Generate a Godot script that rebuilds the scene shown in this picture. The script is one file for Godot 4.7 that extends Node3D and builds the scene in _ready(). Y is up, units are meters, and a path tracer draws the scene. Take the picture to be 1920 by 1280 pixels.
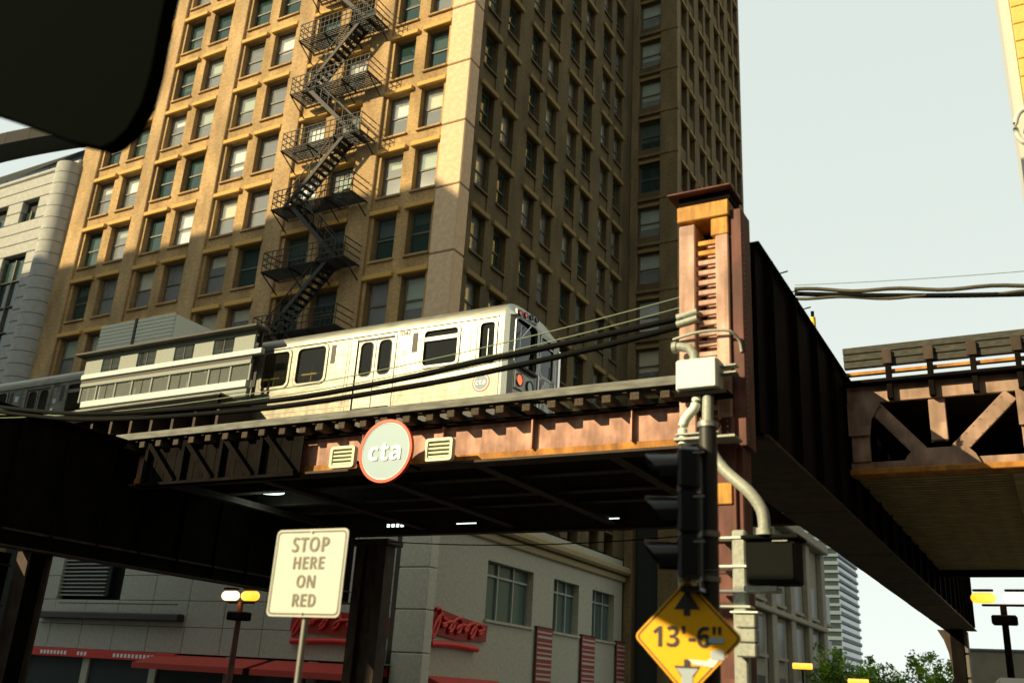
extends Node3D
# A silver elevated train on steel street viaducts, in front of a tall brick office block at low evening sun.
# Heights in the builders are measured from eye level; EYE lifts them above the street at y = 0.

const EYE := 2.2
var O := Vector3.ZERO            # base of the thing that is being built
var S: SurfaceTool               # shape that is being built
var rng := RandomNumberGenerator.new()
var names := {}
var mats := {}
var tex := {}


# ---------------------------------------------------------------- materials
func noise_tex(freq: float, lo: float, hi: float, seed_: int, oct := 5, kind := FastNoiseLite.TYPE_SIMPLEX_SMOOTH) -> NoiseTexture2D:
	var n := FastNoiseLite.new()
	n.noise_type = kind
	n.seed = seed_
	n.frequency = freq
	n.fractal_octaves = oct
	var g := Gradient.new()
	g.set_color(0, Color(lo, lo, lo))
	g.set_color(1, Color(hi, hi, hi))
	var t := NoiseTexture2D.new()
	t.width = 512
	t.height = 512
	t.seamless = true
	t.noise = n
	t.color_ramp = g
	return t


func brick_tex() -> ImageTexture:
	# fine courses of a brick skin, seen from so far that single bricks run together
	var r := RandomNumberGenerator.new()
	r.seed = 5
	var im := Image.create(512, 512, false, Image.FORMAT_RGB8)
	for row in 32:
		for col in 17:
			var tone := r.randf_range(0.84, 1.0)
			var warm := r.randf_range(-0.03, 0.03)
			var x0 := col * 32 - (16 if row % 2 else 0)
			for y in 16:
				for x in 32:
					var px := x0 + x
					if px < 0 or px > 511:
						continue
					var t := tone * r.randf_range(0.95, 1.0)
					if y >= 14 or x >= 30:
						t = 0.72 * r.randf_range(0.9, 1.05)
					im.set_pixel(px, row * 16 + y, Color(clampf(t + warm, 0, 1), t, clampf(t - warm, 0, 1)))
	return ImageTexture.create_from_image(im)


func streak_tex(seed_: int) -> ImageTexture:
	# rust and soot that ran down painted steel
	var n := FastNoiseLite.new()
	n.seed = seed_
	n.frequency = 0.02
	n.fractal_octaves = 4
	var m := FastNoiseLite.new()
	m.seed = seed_ + 9
	m.frequency = 0.012
	m.fractal_octaves = 5
	var im := Image.create(256, 256, false, Image.FORMAT_RGB8)
	for y in 256:
		for x in 256:
			# wrap by blending the two ends
			var a := n.get_noise_2d(x * 2.4, y * 0.35)
			var b := n.get_noise_2d((x - 256) * 2.4, y * 0.35)
			var k := x / 256.0
			var v := lerpf(a, b, k)
			var c := m.get_noise_2d(x, y)
			var d := m.get_noise_2d(x - 256, y)
			var w := lerpf(c, d, k)
			var fade := absf(y - 128) / 128.0
			v = lerpf(v, n.get_noise_2d(x * 2.4, 0.0) * 0.4, fade * 0.6)
			var t := clampf(0.90 + v * 0.24 + w * 0.30, 0.35, 1.0)
			im.set_pixel(x, y, Color(clampf(t * 1.03, 0, 1), t * (0.94 + 0.06 * t), t * (0.86 + 0.14 * t)))
	return ImageTexture.create_from_image(im)


func mt(key: String, c: Color, rough := 0.8, metal := 0.0, t := "", scale := Vector3.ONE * 0.3, bump := "", bump_cm := 0.0) -> StandardMaterial3D:
	# c is the linear base colour of the real surface
	if mats.has(key):
		return mats[key]
	var m := StandardMaterial3D.new()
	m.resource_name = key
	m.albedo_color = Color(c.r, c.g, c.b).linear_to_srgb()
	m.roughness = rough
	m.metallic = metal
	if t != "":
		m.albedo_texture = tex[t]
		m.uv1_triplanar = true
		m.uv1_world_triplanar = true
		m.uv1_scale = scale
	if bump != "":
		m.heightmap_enabled = true
		m.heightmap_texture = tex[bump]
		m.heightmap_scale = bump_cm
	if t == "brick" or t == "streak":
		m.detail_enabled = true
		m.detail_albedo = tex.soot
		m.detail_blend_mode = BaseMaterial3D.BLEND_MODE_MUL
		m.detail_uv_layer = BaseMaterial3D.DETAIL_UV_2
		m.uv2_triplanar = true
		m.uv2_world_triplanar = true
		m.uv2_scale = Vector3(0.07, 0.028, 0.07) if t == "brick" else Vector3(0.25, 0.12, 0.25)
	mats[key] = m
	return m


func glass(key: String, c: Color, alpha: float) -> StandardMaterial3D:
	if mats.has(key):
		return mats[key]
	var m := StandardMaterial3D.new()
	m.resource_name = key
	m.transparency = BaseMaterial3D.TRANSPARENCY_ALPHA
	m.albedo_color = Color(c.linear_to_srgb(), alpha)
	m.roughness = 0.04
	mats[key] = m
	return m


func glow(key: String, c: Color, e: float) -> StandardMaterial3D:
	if mats.has(key):
		return mats[key]
	var m := StandardMaterial3D.new()
	m.resource_name = key
	m.albedo_color = Color(0.8, 0.8, 0.8)
	m.emission_enabled = true
	m.emission = c.linear_to_srgb()
	m.emission_energy_multiplier = e
	mats[key] = m
	return m


# ---------------------------------------------------------------- things and parts
func numbered(called: String) -> String:
	if not names.has(called):
		names[called] = 0
		return called
	names[called] += 1
	return "%s_%03d" % [called, names[called]]


func tag(o: Node3D, label: String, category: String, group := "", kind := "") -> void:
	o.set_meta("label", label)
	if category != "":
		o.set_meta("category", category)
	if group != "":
		o.set_meta("group", group)
	if kind != "":
		o.set_meta("kind", kind)


func thing(called: String, label: String, category: String, base: Vector3, group := "") -> Node3D:
	# base is given with its height above eye level
	var o := Node3D.new()
	o.name = numbered(called)
	add_child(o)
	O = base + Vector3(0, EYE, 0)
	o.position = O
	tag(o, label, category, group)
	return o


func structure(called: String, material: Material) -> MeshInstance3D:
	var o := fin(called, material, self)
	o.set_meta("kind", "structure")
	o.set_meta("label", called.replace("_", " "))
	return o


func sub(called: String, parent: Node3D) -> Node3D:
	var o := Node3D.new()
	o.name = called
	parent.add_child(o, true)
	return o


func go() -> void:
	S = SurfaceTool.new()
	S.begin(Mesh.PRIMITIVE_TRIANGLES)


func baked() -> ArrayMesh:
	S.generate_normals()
	return S.commit()


func fin(called: String, material: Material, parent: Node3D) -> MeshInstance3D:
	return put(called, baked(), material, parent)


func put(called: String, mesh: Mesh, material: Material, parent: Node3D, at := Vector3.ZERO) -> MeshInstance3D:
	var o := MeshInstance3D.new()
	o.name = numbered(called) if parent == self else called
	o.mesh = mesh
	o.material_override = material
	o.position = at
	parent.add_child(o, true)
	return o


func part(called: String, material: Material, parent: Node3D, a: Vector3, b: Vector3, bevel := 0.0) -> MeshInstance3D:
	go()
	box(a, b, bevel)
	return fin(called, material, parent)


func pt(v: Vector3) -> Vector3:
	return v + Vector3(0, EYE, 0) - O


# ---------------------------------------------------------------- shapes
func tri(a: Vector3, b: Vector3, c: Vector3, out: Vector3, smooth := -1) -> void:
	S.set_smooth_group(smooth)
	if (b - a).cross(c - a).dot(out) > 0.0:   # clockwise seen from outside
		var h := b
		b = c
		c = h
	S.add_vertex(a)
	S.set_smooth_group(smooth)
	S.add_vertex(b)
	S.set_smooth_group(smooth)
	S.add_vertex(c)


func quad(a: Vector3, b: Vector3, c: Vector3, d: Vector3, out: Vector3, smooth := -1) -> void:
	tri(a, b, c, out, smooth)
	tri(a, c, d, out, smooth)


func solid(c: Vector3, x: Vector3, y: Vector3, z: Vector3, bevel := 0.0) -> void:
	# a box with half axes x, y, z round c (already in the thing's own axes), its edges chamfered
	if bevel <= 0.0:
		for k in [[x, y, z], [y, z, x], [z, x, y]]:
			for s in [-1.0, 1.0]:
				var f: Vector3 = k[0] * s
				quad(c + f - k[1] - k[2], c + f + k[1] - k[2], c + f + k[1] + k[2], c + f - k[1] + k[2], f)
		return
	var ax := [x, y, z]
	var ins := []
	for k in 3:
		ins.append(ax[k] * maxf(0.0, 1.0 - bevel / ax[k].length()))
	for k in 3:
		var u: Vector3 = ins[(k + 1) % 3]
		var v: Vector3 = ins[(k + 2) % 3]
		for s in [-1.0, 1.0]:
			var f: Vector3 = ax[k] * s
			quad(c + f - u - v, c + f + u - v, c + f + u + v, c + f - u + v, f)
	for k in 3:
		var i := (k + 1) % 3
		var j := (k + 2) % 3
		var w: Vector3 = ins[k]
		for si in [-1.0, 1.0]:
			for sj in [-1.0, 1.0]:
				var p: Vector3 = ax[i] * si + ins[j] * sj
				var q: Vector3 = ins[i] * si + ax[j] * sj
				quad(c + p - w, c + p + w, c + q + w, c + q - w, ax[i] * si + ax[j] * sj)
	for sx in [-1.0, 1.0]:
		for sy in [-1.0, 1.0]:
			for sz in [-1.0, 1.0]:
				tri(c + ax[0] * sx + ins[1] * sy + ins[2] * sz, c + ins[0] * sx + ax[1] * sy + ins[2] * sz, c + ins[0] * sx + ins[1] * sy + ax[2] * sz, x * sx + y * sy + z * sz)


func box(a: Vector3, b: Vector3, bevel := 0.0) -> void:
	var lo := pt(a)
	var hi := pt(b)
	var h := (hi - lo).abs() / 2.0
	solid((lo + hi) / 2.0, Vector3(h.x, 0, 0), Vector3(0, h.y, 0), Vector3(0, 0, h.z), bevel)


func bar(a: Vector3, b: Vector3, w: float, h: float, up := Vector3.UP, bevel := 0.0) -> void:
	# a straight bar from a to b, w wide and h high
	var p := pt(a)
	var q := pt(b)
	var z := (q - p)
	var x := z.cross(up).normalized()
	if x.length() < 0.5:
		x = Vector3.RIGHT
	var y := x.cross(z).normalized()
	solid((p + q) / 2.0, x * w / 2.0, y * h / 2.0, z / 2.0, bevel)


func tube(points: Array, r: float, n := 10, flat := 1.0, r_end := -1.0) -> void:
	# a round rod through points; flat < 1 squeezes it sideways; r_end tapers it
	var ring_before := []
	var centre_before := Vector3.ZERO
	var up := Vector3.UP
	var count := points.size()
	for i in count:
		var p := pt(points[i])
		var d: Vector3 = (points[mini(i + 1, count - 1)] - points[maxi(i - 1, 0)]).normalized()
		var x := d.cross(up)
		if x.length() < 0.1:
			x = d.cross(Vector3.RIGHT)
		x = x.normalized()
		var y := x.cross(d).normalized()
		var rr := r if r_end < 0.0 else lerpf(r, r_end, float(i) / (count - 1))
		var ring := []
		for k in n:
			var t := TAU * k / n
			ring.append(p + x * cos(t) * rr * flat + y * sin(t) * rr)
		if i > 0:
			for k in n:
				var l := (k + 1) % n
				quad(ring_before[k], ring_before[l], ring[l], ring[k], (ring_before[k] + ring[l]) / 2.0 - (centre_before + p) / 2.0, 1)
		if i == 0 or i == count - 1:
			for k in range(1, n - 1):
				tri(ring[0], ring[k], ring[k + 1], -d if i == 0 else d)
		ring_before = ring
		centre_before = p
	return


func plate(outline: Array, origin: Vector3, u: Vector3, v: Vector3, thick: float, hole := []) -> void:
	# a flat sheet in the plane u, v (unit vectors) through origin; outline as Vector2; it is thick along u x v, towards the back
	var n := u.cross(v).normalized()
	var o := pt(origin)
	var pts := PackedVector2Array(outline)
	if hole.is_empty():
		var ids := Geometry2D.triangulate_polygon(pts)
		for i in range(0, ids.size(), 3):
			for s in [0.0, 1.0]:
				var q := []
				for j in 3:
					q.append(o + u * pts[ids[i + j]].x + v * pts[ids[i + j]].y - n * thick * s)
				tri(q[0], q[1], q[2], n if s == 0.0 else -n)
	else:   # a ring: outline and hole have as many points
		for i in outline.size():
			var j := (i + 1) % outline.size()
			for s in [0.0, 1.0]:
				var b: Vector3 = -n * thick * s
				quad(o + u * outline[i].x + v * outline[i].y + b, o + u * outline[j].x + v * outline[j].y + b, o + u * hole[j].x + v * hole[j].y + b, o + u * hole[i].x + v * hole[i].y + b, n if s == 0.0 else -n)
	for loop in [[outline, 1.0], [hole, -1.0]]:
		var l: Array = loop[0]
		if l.is_empty():
			continue
		var mid := Vector2.ZERO
		for p in l:
			mid += p / float(l.size())
		for i in l.size():
			var j := (i + 1) % l.size()
			var a: Vector3 = o + u * l[i].x + v * l[i].y
			var c: Vector3 = o + u * l[j].x + v * l[j].y
			var e: Vector2 = ((l[i] + l[j]) / 2.0 - mid) * loop[1]
			quad(a, c, c - n * thick, a - n * thick, u * e.x + v * e.y)


func rounded(w: float, h: float, r: float, k := 4) -> Array:
	var out := []
	for c in [[1, 1, 0.0], [-1, 1, 0.25], [-1, -1, 0.5], [1, -1, 0.75]]:
		for i in k + 1:
			var t: float = TAU * (c[2] + 0.25 * i / k)
			out.append(Vector2(c[0] * (w / 2.0 - r) + cos(t) * r, c[1] * (h / 2.0 - r) + sin(t) * r))
	return out


func disc(r: float, n := 40) -> Array:
	var out := []
	for i in n:
		out.append(Vector2(cos(TAU * i / n), sin(TAU * i / n)) * r)
	return out


func letters(called: String, words: String, size: float, material: Material, parent: Node3D, at: Vector3, basis_ := Basis(), bold := true, depth := 0.004, squeeze := 1.0) -> void:
	var f := SystemFont.new()
	f.font_names = PackedStringArray(["Droid Sans"])
	f.font_weight = 700 if bold else 400
	var t := TextMesh.new()
	t.font = f
	t.text = words
	t.font_size = 64
	t.pixel_size = size / 64.0
	t.depth = depth
	t.curve_step = 1.0
	var o := MeshInstance3D.new()
	o.name = called
	o.mesh = t
	o.material_override = material
	o.transform = Transform3D(basis_ * Basis.from_scale(Vector3(squeeze, 1, 1)), at + Vector3(0, EYE, 0) - O)
	parent.add_child(o, true)


func sag(a: Vector3, b: Vector3, drop: float, n := 16) -> Array:
	var out := []
	for i in n + 1:
		var t := float(i) / n
		out.append(a.lerp(b, t) - Vector3(0, drop * 4.0 * t * (1.0 - t), 0))
	return out


# ================================================================ the scene
func _ready() -> void:
	rng.seed = 11
	camera_and_light()
	tex.grime = noise_tex(0.012, 0.66, 1.0, 3)
	tex.fine = noise_tex(0.05, 0.8, 1.0, 8)
	tex.stone = noise_tex(0.02, 0.88, 1.0, 21, 6)
	tex.soot = noise_tex(0.014, 0.72, 1.0, 31, 6)
	tex.brick = brick_tex()
	tex.streak = streak_tex(4)
	mt("lens_red_off", Color(0.10, 0.01, 0.01), 0.2)
	mt("lens_amber_off", Color(0.12, 0.06, 0.01), 0.2)
	mt("lens_green_off", Color(0.01, 0.07, 0.04), 0.2)
	glow("led_green", Color(0.02, 0.75, 0.42), 0.6)
	glow("amber_glow", Color(1.0, 0.42, 0.01), 1.3)
	glow("white_glow", Color(1.0, 0.78, 0.5), 1.2)
	setting()
	office_block()
	rear_tower()
	left_buildings()
	far_buildings()
	viaduct()
	train_cars()
	platform_shelter()
	near_column()
	cables()
	signs()
	street_front()
	small_things()


func camera_and_light() -> void:
	var cam := Camera3D.new()
	cam.name = "camera"
	cam.fov = 39.40
	cam.near = 0.05
	cam.far = 1500.0
	cam.rotation_order = EULER_ORDER_YXZ
	cam.rotation_degrees = Vector3(20.124, 30.194, 3.573)
	cam.position = Vector3(0, EYE, 0)
	var lens := CameraAttributesPhysical.new()
	lens.frustum_focal_length = 33.51
	lens.frustum_focus_distance = 24.0
	lens.exposure_aperture = 0.95
	lens.frustum_near = 0.05
	lens.frustum_far = 1500.0
	cam.attributes = lens
	add_child(cam)
	cam.current = true

	var e := Environment.new()
	e.background_mode = Environment.BG_SKY
	var sky := ProceduralSkyMaterial.new()
	sky.sky_top_color = Color(0.60, 0.67, 0.63).linear_to_srgb()
	sky.sky_horizon_color = Color(0.82, 0.88, 0.825).linear_to_srgb()
	sky.sky_curve = 0.22
	sky.ground_horizon_color = Color(0.30, 0.30, 0.28).linear_to_srgb()
	sky.ground_bottom_color = Color(0.06, 0.06, 0.055).linear_to_srgb()
	sky.sun_angle_max = 2.0
	e.sky = Sky.new()
	e.sky.sky_material = sky
	e.background_energy_multiplier = 0.79
	e.tonemap_mode = Environment.TONE_MAPPER_LINEAR
	e.tonemap_exposure = 1.5
	e.sdfgi_enabled = true
	e.ssao_enabled = true
	e.ssil_enabled = true
	var w := WorldEnvironment.new()
	w.name = "world_environment"
	w.environment = e
	add_child(w)

	var sun := DirectionalLight3D.new()
	sun.name = "sun"
	sun.light_color = Color(1.0, 0.91, 0.72)
	sun.light_energy = 1.6
	sun.light_angular_distance = 0.5
	sun.shadow_enabled = true
	add_child(sun)
	sun.look_at_from_position(Vector3.ZERO, -Vector3(-0.50, 0.43, 0.70))


func setting() -> void:
	O = Vector3.ZERO
	var asphalt := mt("asphalt", Color(0.05, 0.05, 0.048), 0.9, 0, "grime", Vector3.ONE * 0.15)
	var walk := mt("pavement_concrete", Color(0.24, 0.23, 0.21), 0.9, 0, "grime", Vector3.ONE * 0.2)
	go()
	box(Vector3(-700, -EYE - 0.6, -900), Vector3(700, -EYE - 0.004, 300))
	structure("ground", mt("far_ground", Color(0.10, 0.10, 0.09), 0.95))
	go()
	box(Vector3(-200, -EYE - 0.1, -30.4), Vector3(60, -EYE, 20))
	structure("road", asphalt)
	go()
	box(Vector3(-19.0, -EYE - 0.1, -400), Vector3(0.5, -EYE, -30.41))
	structure("side_street", asphalt)
	go()
	box(Vector3(-200, -EYE - 0.1, -34.2), Vector3(-19.1, -EYE + 0.14, -30.42))
	structure("pavement", walk)


# ---------------------------------------------------------------- the big office block
func window_set(parent: Node3D, at: Vector3, turn: float, w: float, h: float, look: Array) -> void:
	# a sash window as a part of its building; at is the middle of its sill; it faces +z before turning
	var o := sub("window", parent)
	o.position = pt(at)
	o.rotation.y = turn
	put("frame", win_mesh(w, h, 0), mats.sash, o)
	put("pane", win_mesh(w, h, 1), look[0], o)
	if look[1] > 0.0:
		put("blind", win_mesh(w, h, 2 + int(look[1] * 8.0)), look[2], o)


var win_cache := {}


func win_mesh(w: float, h: float, what: int) -> ArrayMesh:
	var key := "%.2f %.2f %d" % [w, h, what]
	if win_cache.has(key):
		return win_cache[key]
	var keep := O
	O = Vector3(0, EYE, 0)
	go()
	if what == 0:
		var t := 0.07
		for s in [-1, 1]:
			box(Vector3(s * (w / 2 - t) - 0.035, 0, -0.05), Vector3(s * (w / 2 - t) + 0.035, h, 0.05))
		box(Vector3(-w / 2 + 0.105, h - 0.09, -0.05), Vector3(w / 2 - 0.105, h, 0.05))
		box(Vector3(-w / 2 + 0.105, 0, -0.05), Vector3(w / 2 - 0.105, 0.1, 0.06))
		box(Vector3(-w / 2 + 0.105, h * 0.5 - 0.045, -0.03), Vector3(w / 2 - 0.105, h * 0.5 + 0.045, 0.052))
	elif what == 1:
		box(Vector3(-w / 2 + 0.08, 0.05, -0.012), Vector3(w / 2 - 0.08, h * 0.5, -0.002))
		box(Vector3(-w / 2 + 0.08, h * 0.5, 0.008), Vector3(w / 2 - 0.08, h - 0.05, 0.018))
	else:
		var drop := h * (what - 2) / 8.0
		box(Vector3(-w / 2 + 0.09, h - 0.05 - drop, -0.13), Vector3(w / 2 - 0.09, h - 0.05, -0.115))
	var m := baked()
	O = keep
	win_cache[key] = m
	return m


func look_of(cool: float) -> Array:
	# pane and blind of one window, by chance
	var r := rng.randf()
	var g: Material = mats.pane_clear if rng.randf() < 0.6 else mats.pane_green
	if r < 0.2:
		return [g, 0.0, null]
	var b: Material = mats.blind_cream
	var q := rng.randf()
	if q < cool:
		b = mats.blind_white
	elif q < cool + 0.35:
		b = mats.blind_green
	return [g, [0.25, 0.375, 0.5, 0.5, 0.625, 0.875][rng.randi() % 6], b]


func office_block() -> void:
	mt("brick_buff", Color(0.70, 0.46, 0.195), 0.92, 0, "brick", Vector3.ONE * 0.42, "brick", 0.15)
	mt("brick_shaded", Color(0.19, 0.14, 0.055), 0.92, 0, "brick", Vector3.ONE * 0.42, "brick", 0.15)  # front brick darkened, the shade of the side face put into its colour
	mt("pier_stone", Color(0.72, 0.48, 0.22), 0.9, 0, "brick", Vector3.ONE * 0.42, "brick", 0.1)
	mt("corner_stone", Color(0.76, 0.55, 0.34), 0.88, 0, "stone", Vector3.ONE * 0.25)
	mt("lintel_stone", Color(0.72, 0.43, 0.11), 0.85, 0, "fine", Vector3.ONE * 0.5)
	mt("lintel_shaded", Color(0.29, 0.20, 0.065), 0.85, 0, "fine", Vector3.ONE * 0.5)  # lintel colour darkened in the same way for the shaded face
	mt("sash", Color(0.10, 0.085, 0.05), 0.6)
	mt("room_dark", Color(0.03, 0.035, 0.03), 0.95)
	mt("blind_cream", Color(0.62, 0.58, 0.36), 0.9)
	mt("blind_white", Color(0.70, 0.74, 0.72), 0.9)
	mt("blind_green", Color(0.30, 0.40, 0.28), 0.9)
	glass("pane_clear", Color(0.8, 0.85, 0.82), 0.12)
	glass("pane_green", Color(0.03, 0.07, 0.06), 0.45)
	var b := thing("office_building", "tall buff brick office block, its street face half in orange sun, behind the silver train", "building", Vector3(-38, -EYE, -34))
	var top := 67.0
	var x0 := -54.0
	var x1 := -23.29
	part("core", mats.room_dark, b, Vector3(x0 + 0.1, -EYE, -55.2), Vector3(x1 - 1.1, top - 0.3, -35.1))
	part("roof", mats.lintel_shaded, b, Vector3(x0, top, -55.3), Vector3(x1, top + 1.2, -33.7), 0.1)
	part("end_wall", mats.brick_buff, b, Vector3(x0, -EYE, -55.3), Vector3(x0 + 0.09, top, -34.6))
	# street face
	var starts := [-52.0, -46.3, -40.4, -34.5, -28.5]
	var f0 := 18.75
	var fh := 3.62
	var hgt := 2.55
	var floors := range(-2, 11)
	for i in 5:
		var w0: float = starts[i]
		var ww := 1.7 if i < 4 else 1.42
		var gap := 0.75 if i < 4 else 0.72
		var right := w0 + 2 * ww + gap
		# pier to the left of the bay
		var pl: float = x0 if i == 0 else starts[i - 1] + 2 * 1.7 + 0.75 + 0.22
		part("pier", mats.pier_stone, b, Vector3(pl, 8.0, -34.6), Vector3(w0 - 0.22, top, -34.0), 0.04)
		# brick strips beside and between the two windows
		for s in [[w0 - 0.22, w0], [w0 + ww, w0 + ww + gap], [right, right + 0.22]]:
			part("mullion", mats.brick_buff, b, Vector3(s[0], 8.0, -34.62), Vector3(s[1], top, -34.18))
		for k in floors:
			var y1: float = f0 + fh * k
			var y0 := y1 - hgt
			for s in [w0, w0 + ww + gap]:
				part("spandrel", mats.brick_buff, b, Vector3(s, y1, -34.62), Vector3(s + ww, y0 + fh, -34.182))
				part("lintel", mats.lintel_stone, b, Vector3(s - 0.2, y1 + 0.002, -34.2), Vector3(s + ww + 0.2, y1 + 0.27, -33.97), 0.03)
				part("sill", mats.pier_stone, b, Vector3(s - 0.06, y0 - 0.13, -34.55), Vector3(s + ww + 0.06, y0, -34.06), 0.02)
				var look := look_of(0.25 + 0.06 * k)
				window_set(b, Vector3(s + ww / 2, y0, -34.56), 0, ww, hgt, look)
	# corner pier of paler stone in storey-high blocks
	for k in range(-2, 12):
		var y0: float = f0 + fh * k + 0.75
		part("corner_block", mats.corner_stone, b, Vector3(-24.72, y0 - fh + 0.05, -34.9), Vector3(x1 + 0.02, y0, -33.98), 0.05)
	part("corner_core", mats.brick_shaded, b, Vector3(-24.7, 8, -35.0), Vector3(x1 - 0.05, top, -34.05))
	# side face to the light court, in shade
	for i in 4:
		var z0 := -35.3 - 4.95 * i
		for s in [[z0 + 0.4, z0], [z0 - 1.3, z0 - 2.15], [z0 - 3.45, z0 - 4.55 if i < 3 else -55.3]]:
			part("side_pier", mats.brick_shaded, b, Vector3(x1 - 0.5, 8, s[1]), Vector3(x1, top, s[0]))
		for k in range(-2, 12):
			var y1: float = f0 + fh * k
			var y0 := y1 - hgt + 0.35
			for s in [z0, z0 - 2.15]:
				part("spandrel", mats.brick_shaded, b, Vector3(x1 - 0.5, y1, s - 1.3), Vector3(x1 - 0.06, y0 + fh, s))
				part("lintel", mats.lintel_shaded, b, Vector3(x1 - 0.05, y1 + 0.002, s - 1.5), Vector3(x1 + 0.16, y1 + 0.3, s + 0.2), 0.03)
				part("sill", mats.brick_shaded, b, Vector3(x1 - 0.4, y0 - 0.12, s - 1.34), Vector3(x1 + 0.07, y0, s + 0.04))
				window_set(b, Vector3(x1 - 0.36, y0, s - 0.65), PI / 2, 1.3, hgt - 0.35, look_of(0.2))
	fire_escape()


func fire_escape() -> void:
	var iron := mt("escape_iron", Color(0.02, 0.018, 0.014), 0.7)
	var t := thing("fire_escape", "black iron fire escape zigzagging down the sunlit brick face", "fire escape", Vector3(-31.3, 12.0, -33.9))
	for k in range(-1, 8):
		var y := 18.75 + 3.62 * k - 2.75
		var p := sub("landing", t)
		go()
		var z := -33.9
		while z < -32.65:
			box(Vector3(-34.3, y, z), Vector3(-28.9, y + 0.04, z + 0.07))
			z += 0.13
		for x in [-34.3, -32.5, -30.7, -28.95]:
			box(Vector3(x, y - 0.08, -33.95), Vector3(x + 0.06, y - 0.002, -32.6))
			bar(Vector3(x + 0.03, y - 0.08, -32.7), Vector3(x + 0.03, y - 0.8, -33.95), 0.05, 0.05)
		fin("grating", iron, p)
		go()
		for h in [0.35, 0.7, 1.05]:
			box(Vector3(-34.3, y + h, -32.66), Vector3(-28.9, y + h + 0.04, -32.62))
			for x in [-34.3, -28.94]:
				box(Vector3(x, y + h, -33.95), Vector3(x + 0.04, y + h + 0.04, -32.66))
		var x := -34.3
		while x < -28.9:
			box(Vector3(x, y + 0.04, -32.655), Vector3(x + 0.03, y + 1.08, -32.625))
			x += 0.3
		fin("railing", iron, p)
		# stair to the landing above
		var a := Vector3(-29.5, y, -33.2) if k % 2 else Vector3(-33.6, y, -33.2)
		var c := Vector3(-33.0, y + 3.62, -33.2) if k % 2 else Vector3(-30.1, y + 3.62, -33.2)
		go()
		for dz in [-0.4, 0.4]:
			bar(a + Vector3(0, 0, dz), c + Vector3(0, 0, dz), 0.06, 0.22)
			bar(a + Vector3(0, 0.9, dz), c + Vector3(0, 0.9, dz), 0.05, 0.05)
			for i in 6:
				var q := a.lerp(c, (i + 0.5) / 6.0) + Vector3(0, 0, dz)
				bar(q, q + Vector3(0, 0.9, 0), 0.04, 0.04)
		for i in 14:
			var q := a.lerp(c, (i + 0.5) / 14.0)
			box(q + Vector3(-0.13, -0.02, -0.38), q + Vector3(0.13, 0.03, 0.38))
		fin("stair", iron, t)


func rear_tower() -> void:
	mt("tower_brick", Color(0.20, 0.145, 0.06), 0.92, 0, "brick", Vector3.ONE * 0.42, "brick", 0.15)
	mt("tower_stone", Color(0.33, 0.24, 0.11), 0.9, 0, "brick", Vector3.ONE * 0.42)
	var b := thing("brick_tower", "shaded brown brick tower rising behind the steel post, against the sky", "building", Vector3(-20, -EYE, -60))
	var xc := -19.81
	var zc := -55.35
	var top := 84.0
	part("core", mats.room_dark, b, Vector3(-40, -EYE, -72.0), Vector3(xc - 0.8, top - 0.2, zc - 0.9))
	part("roof", mats.tower_stone, b, Vector3(-40.2, top, -72.4), Vector3(xc + 0.3, top + 1.0, zc + 0.3), 0.1)
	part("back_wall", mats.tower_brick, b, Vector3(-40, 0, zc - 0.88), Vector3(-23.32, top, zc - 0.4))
	# narrow face with one window to a floor
	part("pier", mats.tower_stone, b, Vector3(-21.1, -EYE, zc - 0.7), Vector3(xc, top, zc), 0.04)
	part("pier", mats.tower_stone, b, Vector3(-23.3, -EYE, zc - 0.7), Vector3(-22.75, top, zc + 0.03), 0.04)
	for k in range(0, 19):
		var y1 := 18.2 + 3.5 * k
		var y0 := y1 - 2.3
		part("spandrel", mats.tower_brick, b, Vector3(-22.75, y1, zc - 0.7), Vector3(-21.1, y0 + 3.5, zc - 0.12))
		part("string_course", mats.tower_stone, b, Vector3(-22.74, y0 - 0.75, zc - 0.2), Vector3(xc + 0.06, y0 - 0.55, zc + 0.06), 0.02)
		part("lintel", mats.lintel_shaded, b, Vector3(-22.7, y1 + 0.002, zc - 0.2), Vector3(-21.05, y1 + 0.22, zc - 0.04))
		window_set(b, Vector3(-21.925, y0, zc - 0.45), 0, 1.65, 2.3, look_of(0.5))
	# long side face
	for i in 4:
		var z0 := zc - 0.9 - 4.05 * i
		for s in [[z0 + (0.9 if i == 0 else 0.6), z0], [z0 - 1.25, z0 - 1.75], [z0 - 3.0, z0 - 3.46 if i < 3 else -72.0]]:
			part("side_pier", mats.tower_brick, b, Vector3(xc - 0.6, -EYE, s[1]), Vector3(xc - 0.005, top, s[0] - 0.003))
		for k in range(0, 19):
			var y1 := 18.2 + 3.5 * k
			var y0 := y1 - 2.0
			for s in [z0, z0 - 1.75]:
				part("spandrel", mats.tower_brick, b, Vector3(xc - 0.6, y1, s - 1.25), Vector3(xc - 0.09, y0 + 3.5, s))
				part("lintel", mats.lintel_shaded, b, Vector3(xc - 0.1, y1 + 0.002, s - 1.35), Vector3(xc + 0.09, y1 + 0.22, s + 0.1))
				if k < 14:
					window_set(b, Vector3(xc - 0.4, y0, s - 0.62), PI / 2, 1.24, 2.0, look_of(0.3))
	part("base_wall", mats.tower_brick, b, Vector3(xc - 0.6, -EYE, -72.0), Vector3(xc - 0.1, 15.9, zc - 0.8))


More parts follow.
